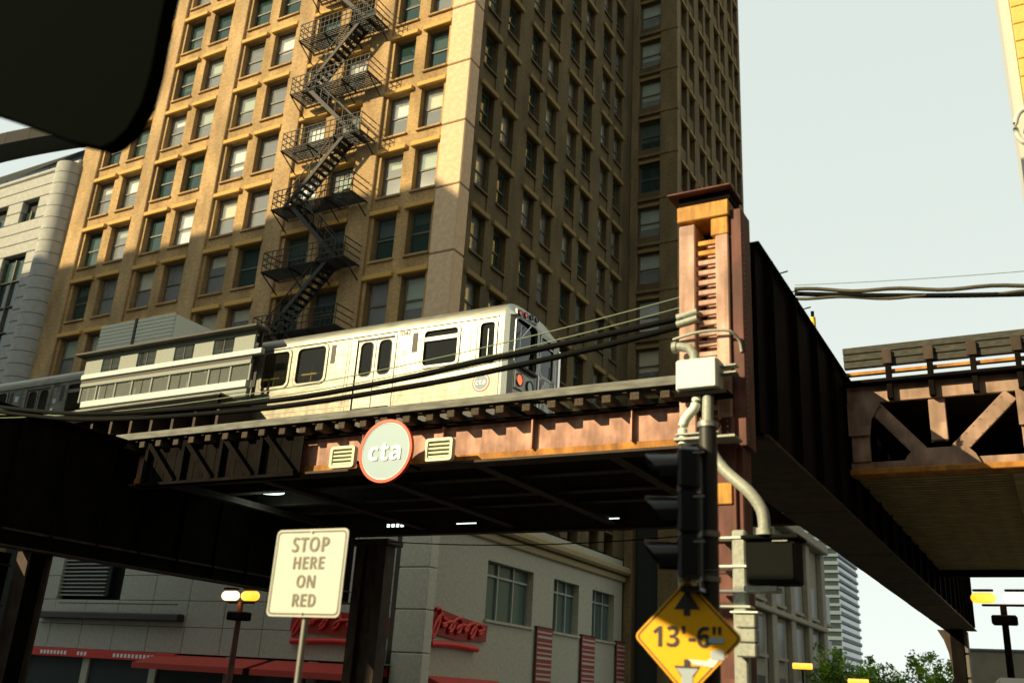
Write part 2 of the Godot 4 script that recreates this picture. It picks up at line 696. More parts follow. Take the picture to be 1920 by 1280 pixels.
func left_buildings() -> void:
	mt("pale_stone", Color(0.40, 0.41, 0.38), 0.85, 0, "stone", Vector3.ONE * 0.2)
	var b := thing("stone_building", "pale stone building with rounded end pier, left of the brick office block", "building", Vector3(-60, -EYE, -34))
	part("core", mats.room_dark, b, Vector3(-80, -EYE, -50), Vector3(-54.3, 30.8, -34.4))
	for k in 40:
		var y := -EYE + 0.84 * k
		if y > 30.9:
			break
		# stones of the wall, leaving window openings
		var open := y > 12.0 and y < 24.9
		var runs := [[-80.0, -54.05]]
		if open:
			runs = [[-80.0, -64.6], [-60.4, -60.0], [-57.5, -54.05]]
		elif y > 27.2 and y < 29.0:
			runs = [[-80.0, -63.5], [-61.0, -59.4], [-57.6, -54.05]]
		for r in runs:
			part("stone_course", mats.pale_stone, b, Vector3(r[0], y + 0.02, -34.38), Vector3(r[1], y + 0.82, -33.9), 0.03)
		# the drum of the rounded end pier
		go()
		tube([Vector3(-54.9, y + 0.02, -34.0), Vector3(-54.9, y + 0.05, -34.0), Vector3(-54.9, y + 0.79, -34.0), Vector3(-54.9, y + 0.82, -34.0)], 0.98, 18)
		fin("pier_stone", mats.pale_stone, b)
	part("cornice", mats.pale_stone, b, Vector3(-80, 31.4, -34.5), Vector3(-53.95, 31.75, -33.8), 0.08)
	for w in [[-64.6, -60.4, 12.5, 25.2], [-60.0, -57.5, 12.5, 25.2], [-63.5, -61.0, 27.4, 28.9], [-59.4, -57.6, 27.4, 28.9]]:
		var o := sub("window", b)
		part("pane", mats.pane_green, o, Vector3(w[0], w[2], -34.3), Vector3(w[1], w[3], -34.26))
		go()
		for x in [w[0], (w[0] + w[1]) / 2 - 0.05, w[1] - 0.1]:
			box(Vector3(x, w[2], -34.25), Vector3(x + 0.1, w[3], -34.12))
		var y: float = w[2]
		while y < w[3]:
			box(Vector3(w[0], y, -34.24), Vector3(w[1], y + 0.08, -34.14))
			y += 1.85
		fin("frame", mats.sash, o)

	mt("blue_glass", Color(0.15, 0.23, 0.27), 0.25, 0.15)
	mt("dark_rim", Color(0.014, 0.012, 0.009), 0.9)
	mt("mullion_pale", Color(0.55, 0.6, 0.6), 0.5)
	var g := thing("glass_tower", "bluish glass tower with a dark roof rim, beyond the pale stone building", "building", Vector3(-95, -EYE, -56))
	part("core", mats.room_dark, g, Vector3(-130, -EYE, -80), Vector3(-83.2, 54, -56.4))
	for i in 12:
		for k in 12:
			var x := -130.0 + 3.9 * i
			var y := 8.0 + 3.75 * k
			part("glass_panel", mats.blue_glass, g, Vector3(x + 0.08, y + 0.08, -56.3), Vector3(x + 3.82, y + 3.67, -56.1))
	for k in 12:
		part("floor_band", mats.mullion_pale, g, Vector3(-130, 8.0 + 3.75 * k - 0.15, -56.2), Vector3(-83.2, 8.0 + 3.75 * k + 0.06, -55.95))
	# the roof rim, curved in plan
	go()
	var rim := []
	for i in 15:
		var t := i / 14.0
		rim.append(Vector3(-131.0 + 48.5 * t, 54.2, -55.0 + 3.0 * sin(PI * t)))
	for i in 14:
		bar(rim[i], rim[i + 1], 3.0, 1.5)
	fin("roof_rim", mats.dark_rim, g)


func far_buildings() -> void:
	mt("far_stone", Color(0.30, 0.27, 0.20), 0.9, 0, "stone", Vector3.ONE * 0.1)
	mt("far_dark", Color(0.05, 0.055, 0.05), 0.4)
	var b := thing("stone_warehouse", "weathered brown stone building with pilasters, under the far end of the girder", "building", Vector3(-24, -EYE, -92))
	part("wall", mats.far_stone, b, Vector3(-45, -EYE, -112), Vector3(-23.6, 17.5, -74))
	for i in 6:
		var z := -75.0 - 7.2 * i
		part("pilaster", mats.far_stone, b, Vector3(-23.6, -EYE, z - 1.6), Vector3(-23.0, 16.4, z), 0.08)
		for y in [-0.5, 4.4, 9.2]:
			var o := sub("window", b)
			part("pane", mats.far_dark, o, Vector3(-23.59, y, z - 5.9), Vector3(-23.5, y + 3.1, z - 2.6))
			part("sill", mats.far_stone, o, Vector3(-23.59, y - 0.3, z - 6.1), Vector3(-23.2, y - 0.01, z - 2.4))
	part("cornice", mats.far_stone, b, Vector3(-45, 16.4, -112.4), Vector3(-22.4, 17.4, -73.8), 0.15)
	part("string_course", mats.far_stone, b, Vector3(-23.6, 8.0, -112.2), Vector3(-22.8, 8.5, -73.9), 0.1)

	mt("tower_glass", Color(0.05, 0.075, 0.09), 0.15, 0.4)
	mt("tower_slab", Color(0.11, 0.155, 0.185), 0.7)
	var g := thing("far_glass_tower", "distant blue grey tower with close floor bands, seen under the girder", "building", Vector3(-30, -EYE, -155))
	part("glass_wall", mats.tower_glass, g, Vector3(-38, -EYE, -165), Vector3(-28.7, 30, -150))
	for k in 26:
		part("floor_slab", mats.tower_slab, g, Vector3(-38.2, -1.0 + 1.2 * k, -165.2), Vector3(-28.5, -0.6 + 1.2 * k + (0.12 if k % 3 == 0 else 0.0), -149.8))

	mt("sun_yellow", Color(0.74, 0.50, 0.13), 0.85, 0, "stone", Vector3.ONE * 0.15)
	mt("grey_edge", Color(0.50, 0.50, 0.45), 0.85)
	var y := thing("yellow_building", "yellow stone tower catching the sun at the top right edge", "building", Vector3(14, -EYE, -118))
	part("wall", mats.sun_yellow, y, Vector3(3.06, -EYE, -136), Vector3(26, 150, -110.4))
	part("corner_pier", mats.grey_edge, y, Vector3(1.9, -EYE, -136.3), Vector3(3.0, 150, -111))
	for k in 58:
		part("stone_course", mats.sun_yellow, y, Vector3(3.1, 4 + 2.5 * k, -110.39), Vector3(26.1, 6.38 + 2.5 * k, -110.0), 0.06)
	go()
	var ring := []
	for i in 21:
		ring.append(Vector3(3.0 + 1.2 * cos(TAU * i / 20), 64.4 + 2.3 * sin(TAU * i / 20), -109.6))
	tube(ring, 0.3, 8)
	fin("round_ornament", mats.grey_edge, y)

	# unseen block behind the viewer, shaped to throw shade on the lower storeys
	mt("opposite_brick", Color(0.14, 0.12, 0.10), 0.9, 0, "brick", Vector3.ONE * 0.4)
	var p := thing("opposite_shade_block", "tall unseen brick block across the street, shaped to shade the lower storeys", "building", Vector3(-84, -EYE, 13))
	part("wall", mats.opposite_brick, p, Vector3(-120, -EYE, 8), Vector3(-54.9, 48.9, 18))
	part("cornice", mats.opposite_brick, p, Vector3(-120.3, 48.9, 7.7), Vector3(-54.6, 49.5, 18.3), 0.1)
	var q := thing("corner_block", "unseen brick block to the right, added to cut sky light", "building", Vector3(24, -EYE, 10))  # added out of view to cut sky light on the side face
	part("wall", mats.opposite_brick, q, Vector3(11, -EYE, -38), Vector3(45, 70, 30))
	part("cornice", mats.opposite_brick, q, Vector3(10.7, 70, -38.3), Vector3(45.3, 71, 30.3), 0.1)

	var n := thing("low_sky_block", "low unseen brick block behind the viewer, added to cut sky light", "building", Vector3(-10, -EYE, 38))  # put in out of view to hold back the low sky
	part("wall", mats.opposite_brick, n, Vector3(-46, -EYE, 32), Vector3(13, 21, 45))
	part("cornice", mats.opposite_brick, n, Vector3(-46.3, 21, 31.7), Vector3(13.3, 21.8, 45.3), 0.1)

	# trees at the end of the side street
	mt("bark", Color(0.08, 0.06, 0.04), 0.95)
	var leaf_a := mt("leaf_bright", Color(0.25, 0.41, 0.02), 0.8)
	leaf_a.backlight_enabled = true
	leaf_a.backlight = Color(0.25, 0.35, 0.03)
	var leaf_b := mt("leaf_deep", Color(0.10, 0.19, 0.012), 0.8)
	leaf_b.backlight_enabled = true
	leaf_b.backlight = Color(0.15, 0.22, 0.02)
	tree(Vector3(-20.0, -EYE, -100), 8.3, 3.6, "tall green street tree beside the far glass tower", 1)
	tree(Vector3(-15.6, -EYE, -98), 7.0, 2.8, "rounded green street tree, second from the left in the row", 2)
	tree(Vector3(-11.6, -EYE, -101), 8.1, 2.8, "peaked green street tree left of the far steel column", 3)
	tree(Vector3(-7.6, -EYE, -99), 6.6, 2.5, "low green street tree partly behind the far steel column", 4)


func tree(at: Vector3, h: float, r: float, label: String, seed_: int) -> void:
	var rr := RandomNumberGenerator.new()
	rr.seed = seed_ * 77
	var t := thing("street_tree", label, "tree", at, "street trees at the end of the side street")
	go()
	tube([at, at + Vector3(0.1, h * 0.3, 0), at + Vector3(0.0, h * 0.62, 0.1)], 0.22, 8, 1.0, 0.08)
	for i in 6:
		var d := Vector3(cos(i * 1.1), 0, sin(i * 1.1)) * r * 0.6
		tube([at + Vector3(0, h * (0.3 + 0.04 * i), 0), at + d * 0.5 + Vector3(0, h * (0.45 + 0.05 * i), 0), at + d + Vector3(0, h * (0.55 + 0.06 * i), 0)], 0.09, 6, 1.0, 0.03)
	fin("trunk", mats.bark, t)
	var clumps := []
	for i in 52:
		var d := Vector3(rr.randfn(), rr.randfn() * 0.9, rr.randfn()).normalized() * pow(rr.randf(), 0.45)
		clumps.append([at + Vector3(0, h * 0.64, 0) + Vector3(d.x * r, d.y * h * 0.36, d.z * r), rr.randf_range(0.45, 0.95)])
	for half in 2:
		go()
		for c in clumps.size():
			if c % 2 != half:
				continue
			for i in 60:
				var d: Vector3 = Vector3(rr.randfn(), rr.randfn(), rr.randfn()).normalized() * clumps[c][1] * pow(rr.randf(), 0.4)
				var p: Vector3 = pt(clumps[c][0] + d)
				var u := Vector3(rr.randfn(), rr.randfn(), rr.randfn()).normalized()
				var v := u.cross(Vector3(rr.randfn(), rr.randfn(), rr.randfn())).normalized()
				var s := rr.randf_range(0.10, 0.2)
				quad(p - u * s, p - v * s * 0.6, p + u * s, p + v * s * 0.6, Vector3.UP)
		var m := fin("crown", mats.leaf_bright if half == 0 else mats.leaf_deep, t)
		m.set_meta("kind", "stuff")


# ---------------------------------------------------------------- the steel viaduct
func viaduct() -> void:
	var pink := mt("steel_pink", Color(0.74, 0.43, 0.31), 0.7, 0, "streak", Vector3(0.35, 0.35, 0.35))
	var rust := mt("steel_rust", Color(0.66, 0.29, 0.03), 0.75, 0, "streak", Vector3(0.5, 0.5, 0.5))
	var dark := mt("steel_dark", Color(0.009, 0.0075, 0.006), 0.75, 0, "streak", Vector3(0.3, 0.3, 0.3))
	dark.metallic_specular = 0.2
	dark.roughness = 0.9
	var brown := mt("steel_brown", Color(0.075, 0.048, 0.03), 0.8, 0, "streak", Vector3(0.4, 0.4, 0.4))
	var timber := mt("tie_timber", Color(0.10, 0.075, 0.05), 0.95, 0, "grime", Vector3(1.5, 1.5, 0.2))
	var plank := mt("walk_plank", Color(0.24, 0.25, 0.22), 0.85, 0, "grime", Vector3(0.2, 1.0, 1.0))
	mt("rail_steel", Color(0.30, 0.28, 0.26), 0.35, 0.7)

	# near plate girder, left of the post
	var g := thing("plate_girder", "long pink painted plate girder under the train, with an orange rusted lower edge", "girder", Vector3(-14, 5.08, -19.2))
	part("web", pink, g, Vector3(-24.0, 5.14, -19.24), Vector3(-4.42, 6.06, -19.2))
	part("top_flange", dark, g, Vector3(-24.0, 6.06, -19.46), Vector3(-4.42, 6.12, -18.98), 0.01)
	part("lower_angle", rust, g, Vector3(-24.0, 5.14, -19.2), Vector3(-4.42, 5.34, -19.16), 0.01)
	part("bottom_flange", brown, g, Vector3(-24.0, 5.07, -19.46), Vector3(-4.42, 5.14, -18.98), 0.01)
	for i in 8:
		var x := -22.9 + 2.5 * i
		part("stiffener", pink, g, Vector3(x - 0.02, 5.345, -19.2), Vector3(x + 0.02, 6.055, -19.05))
		part("stiffener_leg", pink, g, Vector3(x + 0.021, 5.345, -19.2), Vector3(x + 0.12, 6.055, -19.185))
	go()
	for i in 8:
		for k in 6:
			rivet(Vector3(-22.9 + 2.5 * i + 0.07, 5.42 + 0.115 * k, -19.185), 0.017)
	for i in 120:
		rivet(Vector3(-23.9 + 0.16 * i, 5.27, -19.16), 0.015)
	fin("rivets", pink, g).set_meta("kind", "stuff")

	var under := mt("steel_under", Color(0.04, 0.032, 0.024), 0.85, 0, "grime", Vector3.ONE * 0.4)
	# rows of steel under the track, seen from below
	for k in 5:
		var z: float = [-20.7, -22.2, -24.3, -25.8, -28.2][k]
		var t := thing("track_stringer" if k < 4 else "far_girder", ["dark steel stringer nearest behind the pink girder", "second dark steel stringer under the track", "third dark steel stringer under the track", "fourth dark steel stringer under the track", "dark rear girder closing the underside of the viaduct"][k], "girder", Vector3(-14, 5.2, z), "dark girders under the track")
		var low := 5.42 if k < 4 else 5.02
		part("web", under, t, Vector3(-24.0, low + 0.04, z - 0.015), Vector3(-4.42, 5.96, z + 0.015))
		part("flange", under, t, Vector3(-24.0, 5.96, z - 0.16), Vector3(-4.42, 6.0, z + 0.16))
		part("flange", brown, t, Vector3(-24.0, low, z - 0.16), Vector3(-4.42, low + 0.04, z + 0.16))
	for i in 6:
		var x := -23.0 + 3.6 * i
		var t := thing("cross_beam", "dark cross beam under the track, number %s from the left dark girder" % ["one", "two", "three", "four", "five", "six"][i], "beam", Vector3(x, 5.1, -23.7), "cross beams under the track")
		part("web", under, t, Vector3(x - 0.015, 5.2, -28.18), Vector3(x + 0.015, 5.38, -19.26))
		part("flange", brown, t, Vector3(x - 0.16, 5.16, -28.03), Vector3(x + 0.16, 5.2, -19.5))

	# the track: ties and rails
	var r := thing("railway_track", "timber ties and steel rails on the viaduct below the train", "track", Vector3(-12, 6.0, -22))
	for i in 50:
		var x := -26.0 + 0.68 * i
		var z1 := -18.62 + rng.randf_range(-0.06, 0.06)
		var tie := part("tie", timber, r, Vector3(x - 0.11, 6.122, -28.6), Vector3(x + 0.11, 6.3, z1), 0.012)
		if x > -3.4:
			tie.position.z -= 0.66
	for z in [-20.67, -22.1, -24.9, -26.33]:
		go()
		box(Vector3(-60, 6.302, z - 0.07), Vector3(9, 6.32, z + 0.07))
		box(Vector3(-60, 6.321, z - 0.012), Vector3(9, 6.41, z + 0.012))
		box(Vector3(-60, 6.411, z - 0.036), Vector3(9, 6.45, z + 0.036), 0.008)
		fin("rail", mats.rail_steel, r)
	part("third_rail", mats.rail_steel, r, Vector3(-60, 6.42, -23.55), Vector3(9, 6.5, -23.47))

	var w := thing("track_walkway", "grey weathered timber walkway along the front of the track", "walkway", Vector3(-14, 6.3, -18.8))
	part("edge_board", plank, w, Vector3(-24.4, 6.36, -18.58), Vector3(-3.4, 6.56, -18.52), 0.008)
	for k in 4:
		part("plank", plank, w, Vector3(-24.4, 6.52, -19.42 + 0.21 * k), Vector3(-3.4, 6.57, -19.22 + 0.21 * k), 0.008)
	for i in 31:
		var x := -24.2 + 0.68 * i
		part("bracket", brown, w, Vector3(x - 0.05, 6.304, -19.4), Vector3(x + 0.05, 6.518, -18.6))

	# lattice girder, right of the post
	var tan_steel := mt("steel_tan", Color(0.56, 0.39, 0.28), 0.75, 0, "streak", Vector3(0.4, 0.4, 0.4))
	var t2 := thing("lattice_girder", "rust brown lattice girder with zigzag braces at the right", "girder", Vector3(2.5, 4.3, -19.2))
	part("bottom_chord", rust, t2, Vector3(-3.3, 4.3, -19.4), Vector3(9, 4.42, -19.0), 0.015)
	part("bottom_plate", tan_steel, t2, Vector3(-3.3, 4.421, -19.3), Vector3(9, 4.6, -19.24))
	part("top_chord", tan_steel, t2, Vector3(-3.3, 5.78, -19.28), Vector3(9, 6.13, -19.18), 0.01)
	part("top_flange", dark, t2, Vector3(-3.3, 6.131, -19.4), Vector3(9, 6.2, -18.95), 0.01)
	part("ledger", rust, t2, Vector3(-3.3, 6.36, -19.24), Vector3(9, 6.42, -19.12))
	for i in 4:
		var x := -3.1 + 3.0 * i
		part("post", tan_steel, t2, Vector3(x - 0.17, 4.6, -19.33), Vector3(x + 0.17, 5.78, -19.2), 0.012)
		if i < 3:
			part("post", tan_steel, t2, Vector3(x + 1.29, 4.95, -19.34), Vector3(x + 1.59, 5.78, -19.22), 0.012)
			for s in [[0.28, 1.1], [2.72, 1.72]]:
				go()
				bar(Vector3(x + s[0], 5.72, -19.21), Vector3(x + s[1], 4.72, -19.21), 0.06, 0.27, Vector3.BACK.cross(Vector3(x + s[0], 5.72, 0) - Vector3(x + s[1], 4.72, 0)), 0.01)
				var br := fin("brace", tan_steel, t2)
				go()
				var a := Vector3(x + s[0], 5.72, -19.17)
				var c := Vector3(x + s[1], 4.72, -19.17)
				for k in 7:
					for side in [-0.1, 0.1]:
						rivet(a.lerp(c, 0.1 + 0.13 * k) + (c - a).cross(Vector3.BACK).normalized() * side, 0.018)
				fin("rivets", tan_steel, br).set_meta("kind", "stuff")
			go()
			var gus := [Vector2(-0.68, -0.17), Vector2(0.68, -0.17), Vector2(0.6, 0.02), Vector2(0.46, 0.17), Vector2(-0.46, 0.17), Vector2(-0.6, 0.02)]
			plate(gus, Vector3(x + 1.43, 4.62, -19.14), Vector3.RIGHT, Vector3.UP, 0.025)
			var gp := fin("gusset", tan_steel, t2)
			go()
			for k in 14:
				rivet(Vector3(x + 0.9 + 0.082 * k, 4.66 + 0.12 * (k % 3), -19.14), 0.018)
			fin("rivets", tan_steel, gp).set_meta("kind", "stuff")
		go()
		plate([Vector2(-0.2, -0.5), Vector2(0.2, -0.5), Vector2(0.24, -0.2), Vector2(0.42, 0.1), Vector2(0.42, 0.17), Vector2(-0.2, 0.17)], Vector3(x, 5.62, -19.14), Vector3.RIGHT, Vector3.UP, 0.025)
		fin("gusset", tan_steel, t2)
	# dark outstanding knees over the top chord
	for i in 16:
		var x := -2.46 + 0.76 * i
		part("knee", dark, t2, Vector3(x - 0.05, 5.8, -19.18), Vector3(x + 0.05, 6.62, -19.02))

	mt("fender_grey", Color(0.075, 0.075, 0.06), 0.9, 0, "grime", Vector3(0.6, 2.0, 2.0))
	var w2 := thing("timber_fender", "weathered grey timber boards along the top of the lattice girder", "walkway", Vector3(2.5, 6.5, -19.1))
	for k in 3:
		part("board", mats.fender_grey, w2, Vector3(-3.3, 6.5 + 0.143 * k, -19.2 + 0.025 * k), Vector3(9, 6.64 + 0.143 * k, -19.08 + 0.025 * k), 0.012)
	for i in 16:
		var x := -2.46 + 0.76 * i
		part("cleat", brown, w2, Vector3(x - 0.09, 6.5, -19.04), Vector3(x + 0.09, 6.78, -18.98), 0.01)

	for q in [["added_deck_plate", -3.3, 9.0, -33.4, "dark deck plate added to shut out the sky above the lattice girder"], ["added_deck_plate", -24.0, -4.42, -28.5, "dark deck plate added to shut out the sky under the train's track"]]:
		var dp := thing(q[0], q[4], "deck", Vector3((q[1] + q[2]) / 2, 6.0, -24))  # sheets added to close the gaps between ties against sky light
		var x: float = q[1]
		while x < q[2] - 0.1:
			part("plate", under, dp, Vector3(x + 0.0005, 6.004, q[3]), Vector3(minf(x + 2.0, q[2]) - 0.0005, 6.03, -19.5))
			x += 2.0

	# corrugated underside right of the post
	var olive := mt("soffit_olive", Color(0.50, 0.42, 0.20), 0.7, 0, "grime", Vector3.ONE * 0.25)
	var s2 := thing("deck_soffit", "olive corrugated steel underside of the viaduct at the right", "deck", Vector3(2, 4.4, -26))
	go()
	var zz := -19.45
	while zz > -33.4:
		box(Vector3(-3.3, 4.40, zz - 0.13), Vector3(9, 4.47, zz))
		box(Vector3(-3.3, 4.46, zz - 0.24), Vector3(9, 4.53, zz - 0.13))
		zz -= 0.24
	fin("corrugated_sheet", olive, s2)
	for x in [-0.4, 3.4, 7.0]:
		part("joist", olive, s2, Vector3(x - 0.12, 4.3, -33.3), Vector3(x + 0.12, 4.398, -19.5))
	part("rear_edge", dark, s2, Vector3(-3.3, 4.2, -33.7), Vector3(9, 6.1, -33.45))

	# deep box girder running away from the post
	var bg := thing("box_girder", "deep black box girder running back from the tall steel post", "girder", Vector3(-3.9, 3.5, -29))
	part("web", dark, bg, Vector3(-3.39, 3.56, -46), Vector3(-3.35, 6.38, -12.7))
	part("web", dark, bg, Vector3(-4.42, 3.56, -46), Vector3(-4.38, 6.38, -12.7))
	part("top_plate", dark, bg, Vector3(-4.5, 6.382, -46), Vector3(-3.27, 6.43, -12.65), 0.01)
	for i in 12:
		part("bottom_plate", brown, bg, Vector3(-4.5, 3.5 + 0.006 * (i % 2), -12.9 - 2.76 * (i + 1) + 0.03), Vector3(-3.28, 3.556, -12.9 - 2.76 * i), 0.01)
	for i in 22:
		var z := -13.3 - 1.5 * i
		part("stiffener", dark, bg, Vector3(-3.35, 3.57, z - 0.015), Vector3(-3.24, 6.37, z + 0.015))
	go()
	for i in 80:
		rivet(Vector3(-3.345, 6.28, -12.8 - 0.13 * i), 0.016, Vector3.RIGHT)
	fin("rivets", dark, bg).set_meta("kind", "stuff")

	# left dark girder
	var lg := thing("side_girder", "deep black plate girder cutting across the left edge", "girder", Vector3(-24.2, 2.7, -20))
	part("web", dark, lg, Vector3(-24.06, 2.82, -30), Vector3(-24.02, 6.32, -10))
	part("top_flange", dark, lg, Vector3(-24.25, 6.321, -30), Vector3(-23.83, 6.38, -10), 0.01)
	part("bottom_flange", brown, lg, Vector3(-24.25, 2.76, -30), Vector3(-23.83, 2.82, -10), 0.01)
	for i in 13:
		part("stiffener", dark, lg, Vector3(-24.02, 2.83, -10.8 - 1.5 * i), Vector3(-23.9, 6.31, -10.76 - 1.5 * i))
	part("lower_lip", brown, lg, Vector3(-24.019, 3.2, -30), Vector3(-23.95, 3.26, -10))

	# columns
	var c1 := thing("steel_column", "dark steel column below the left black girder", "column", Vector3(-24.1, -EYE, -16.6))
	part("flange", brown, c1, Vector3(-24.4, -EYE, -16.3), Vector3(-23.9, 2.75, -16.24))
	part("flange", brown, c1, Vector3(-24.4, -EYE, -16.96), Vector3(-23.9, 2.75, -16.9))
	part("web", dark, c1, Vector3(-24.18, -EYE, -16.9), Vector3(-24.12, 2.75, -16.3))
	var c2 := thing("steel_column", "dark brown viaduct column behind the white traffic sign", "column", Vector3(-22, -EYE, -29))
	for s in [[-22.9, -22.5], [-21.9, -21.5]]:
		part("channel", brown, c2, Vector3(s[0], -EYE, -29.3), Vector3(s[1], 5.0, -28.7), 0.02)
	part("cover_plate", brown, c2, Vector3(-22.5, -EYE, -29.05), Vector3(-21.9, 5.0, -28.95))
	part("cap", brown, c2, Vector3(-23.1, 4.8, -29.5), Vector3(-21.3, 5.0, -28.5), 0.03)
	var c3 := thing("far_column", "far steel column with curved bracket carrying the box girder", "column", Vector3(-3.8, -EYE, -45.4))
	part("shaft", dark, c3, Vector3(-4.25, -EYE, -45.8), Vector3(-3.75, 3.49, -45.0), 0.02)
	for k in 6:
		part("side_plate", mt("column_grey", Color(0.12, 0.11, 0.09), 0.7), c3, Vector3(-3.745, -EYE + 0.95 * k + 0.03, -45.7), Vector3(-3.6, -EYE + 0.95 * k + 0.9, -45.05), 0.015)
	go()
	var curve := [Vector2(0, 0.0), Vector2(0, -2.2), Vector2(-0.05, -1.5), Vector2(-0.13, -0.9), Vector2(-0.28, -0.4), Vector2(-0.5, 0.0)]
	plate(curve, Vector3(-4.25, 3.49, -45.2), Vector3.RIGHT, Vector3.UP, 0.2)
	fin("bracket", brown, c3)
	# stair enclosure below the left girder
	var e := thing("stair_enclosure", "black panelled enclosure with thin rails at the lower left edge", "enclosure", Vector3(-24.6, -EYE, -13.5))
	part("panel", dark, e, Vector3(-24.7, -EYE, -16.2), Vector3(-24.6, 2.7, -10))
	for y in [2.35, 1.3, 0.2]:
		part("rail", brown, e, Vector3(-24.58, y, -16.2), Vector3(-24.5, y + 0.05, -10))


func rivet(at: Vector3, r: float, out := Vector3.BACK) -> void:
	var p := pt(at)
	var u := out.cross(Vector3.UP).normalized() * r
	var v := Vector3.UP * r
	var q := p + out * r * 0.8
	var rim := [p + u, p + v, p - u, p - v]
	for i in 4:
		tri(rim[i], rim[(i + 1) % 4], q, out, 2)


# ---------------------------------------------------------------- the near steel post
func near_column() -> void:
	var pink: Material = mats.steel_pink
	var post := mt("post_pink", Color(0.80, 0.54, 0.42), 0.7, 0, "streak", Vector3(0.6, 0.35, 0.6))
	var warm := mt("post_orange", Color(0.86, 0.45, 0.07), 0.7, 0, "streak", Vector3(0.8, 0.5, 0.8))
	var red := mt("post_red", Color(0.20, 0.07, 0.05), 0.7, 0, "streak", Vector3(0.6, 0.4, 0.6))
	var t := thing("steel_post", "tall pink and orange riveted steel post with a flat cap plate", "column", Vector3(-3.9, -EYE, -12.2))
	var y0 := 3.2
	var y1 := 6.84
	part("channel", post, t, Vector3(-4.27, y0, -12.5), Vector3(-4.03, 6.54, -12.0), 0.015)
	part("channel", post, t, Vector3(-3.73, y0, -12.5), Vector3(-3.54, 6.3, -12.0), 0.015)
	part("channel_head", warm, t, Vector3(-3.79, 6.302, -12.5), Vector3(-3.54, 6.58, -12.0), 0.012)
	part("back_plate", mats.steel_dark, t, Vector3(-4.2, y0, -12.6), Vector3(-3.45, y1, -12.52))
	part("inner_plate", post, t, Vector3(-3.93, y0, -12.3), Vector3(-3.731, 6.28, -12.2))
	part("head_plate", warm, t, Vector3(-4.29, 6.585, -12.5), Vector3(-3.52, 6.84, -11.97), 0.015)
	part("cap_plate", red, t, Vector3(-4.40, 6.985, -12.5), Vector3(-3.45, 7.015, -11.84), 0.008)
	part("cap_block", mats.steel_dark, t, Vector3(-4.26, 6.842, -12.45), Vector3(-3.5, 6.978, -11.98))
	part("side_flange", red, t, Vector3(-3.535, y0, -12.5), Vector3(-3.36, 6.7, -12.06), 0.012)
	# batten plates across the slot
	for k in 19:
		var y := 6.2 - 0.155 * k
		part("batten", post if k > 1 else warm, t, Vector3(-4.029, y, -12.12), Vector3(-3.731, y + 0.075, -12.06), 0.008)
	go()
	for k in 40:
		for x in [-4.21, -3.6]:
			rivet(Vector3(x, 3.3 + 0.08 * k, -12.0), 0.014)
		rivet(Vector3(-3.36, 3.3 + 0.08 * k, -12.15), 0.014, Vector3.RIGHT)
	for k in 9:
		for y in [6.65, 6.78]:
			rivet(Vector3(-4.23 + 0.08 * k, y, -11.97), 0.013)
	fin("rivets", post, t).set_meta("kind", "stuff")
	# lower shaft to the street, its dark red standing in for shade
	part("lower_shaft", red, t, Vector3(-4.02, -EYE, -12.45), Vector3(-3.42, 3.198, -12.05), 0.015)
	part("shaft_face", red, t, Vector3(-3.98, 1.95, -12.049), Vector3(-3.5, 3.6, -12.0), 0.012)
	part("splice_plate", warm, t, Vector3(-3.8, 2.42, -11.998), Vector3(-3.55, 2.7, -11.97), 0.01)

	var galv := mt("galvanised_grey", Color(0.40, 0.43, 0.37), 0.55, 0.1, "fine", Vector3.ONE * 0.5)
	var pale := mt("pale_box", Color(0.72, 0.78, 0.70), 0.5)
	var b := thing("junction_box", "white metal junction box strapped to the steel post", "junction box", Vector3(-3.9, 3.88, -11.6))
	part("case", pale, b, Vector3(-4.2, 3.9, -11.95), Vector3(-3.62, 4.34, -11.65), 0.025)
	part("lid", pale, b, Vector3(-4.18, 3.92, -11.649), Vector3(-3.64, 4.32, -11.63), 0.01)
	part("base_bracket", mats.steel_dark, b, Vector3(-4.22, 3.82, -11.95), Vector3(-3.5, 3.87, -11.66))
	for y in [4.22, 4.12]:
		part("strap", galv, b, Vector3(-3.619, y, -11.9), Vector3(-3.4, y + 0.02, -11.75))
	var k1 := thing("cable_elbow", "pale conduit elbow on top of the white junction box", "conduit", Vector3(-4.1, 4.34, -11.8))
	go()
	tube([Vector3(-3.98, 4.34, -11.8), Vector3(-3.99, 4.46, -11.8), Vector3(-4.06, 4.55, -11.8), Vector3(-4.18, 4.58, -11.8), Vector3(-4.28, 4.58, -11.8)], 0.065, 12)
	fin("pipe", galv, k1)
	go()
	tube([Vector3(-4.23, 4.58, -11.8), Vector3(-4.29, 4.58, -11.8)], 0.08, 12)
	fin("collar", galv, k1)
	var k2 := thing("curved_conduit", "thick grey conduit curving from the junction box down to the black cabinet", "conduit", Vector3(-3.5, 2.1, -11.7))
	go()
	tube(smooth([Vector3(-3.78, 3.82, -11.75), Vector3(-3.78, 3.4, -11.73), Vector3(-3.72, 3.05, -11.7), Vector3(-3.52, 2.76, -11.66), Vector3(-3.24, 2.5, -11.6), Vector3(-3.07, 2.24, -11.6), Vector3(-3.05, 1.96, -11.6)]), 0.075, 14)
	fin("pipe", galv, k2)
	go()
	tube([Vector3(-3.05, 1.95, -11.6), Vector3(-3.05, 2.03, -11.6)], 0.1, 14)
	fin("collar", galv, k2)
	var k3 := thing("left_conduit", "white conduit bending down the left side of the steel post", "conduit", Vector3(-4.1, 3.2, -11.7))
	go()
	tube(smooth([Vector3(-3.94, 3.83, -11.75), Vector3(-3.96, 3.68, -11.74), Vector3(-4.07, 3.54, -11.72), Vector3(-4.12, 3.42, -11.72), Vector3(-4.12, 3.18, -11.72)]), 0.065, 12)
	fin("pipe", pale, k3)
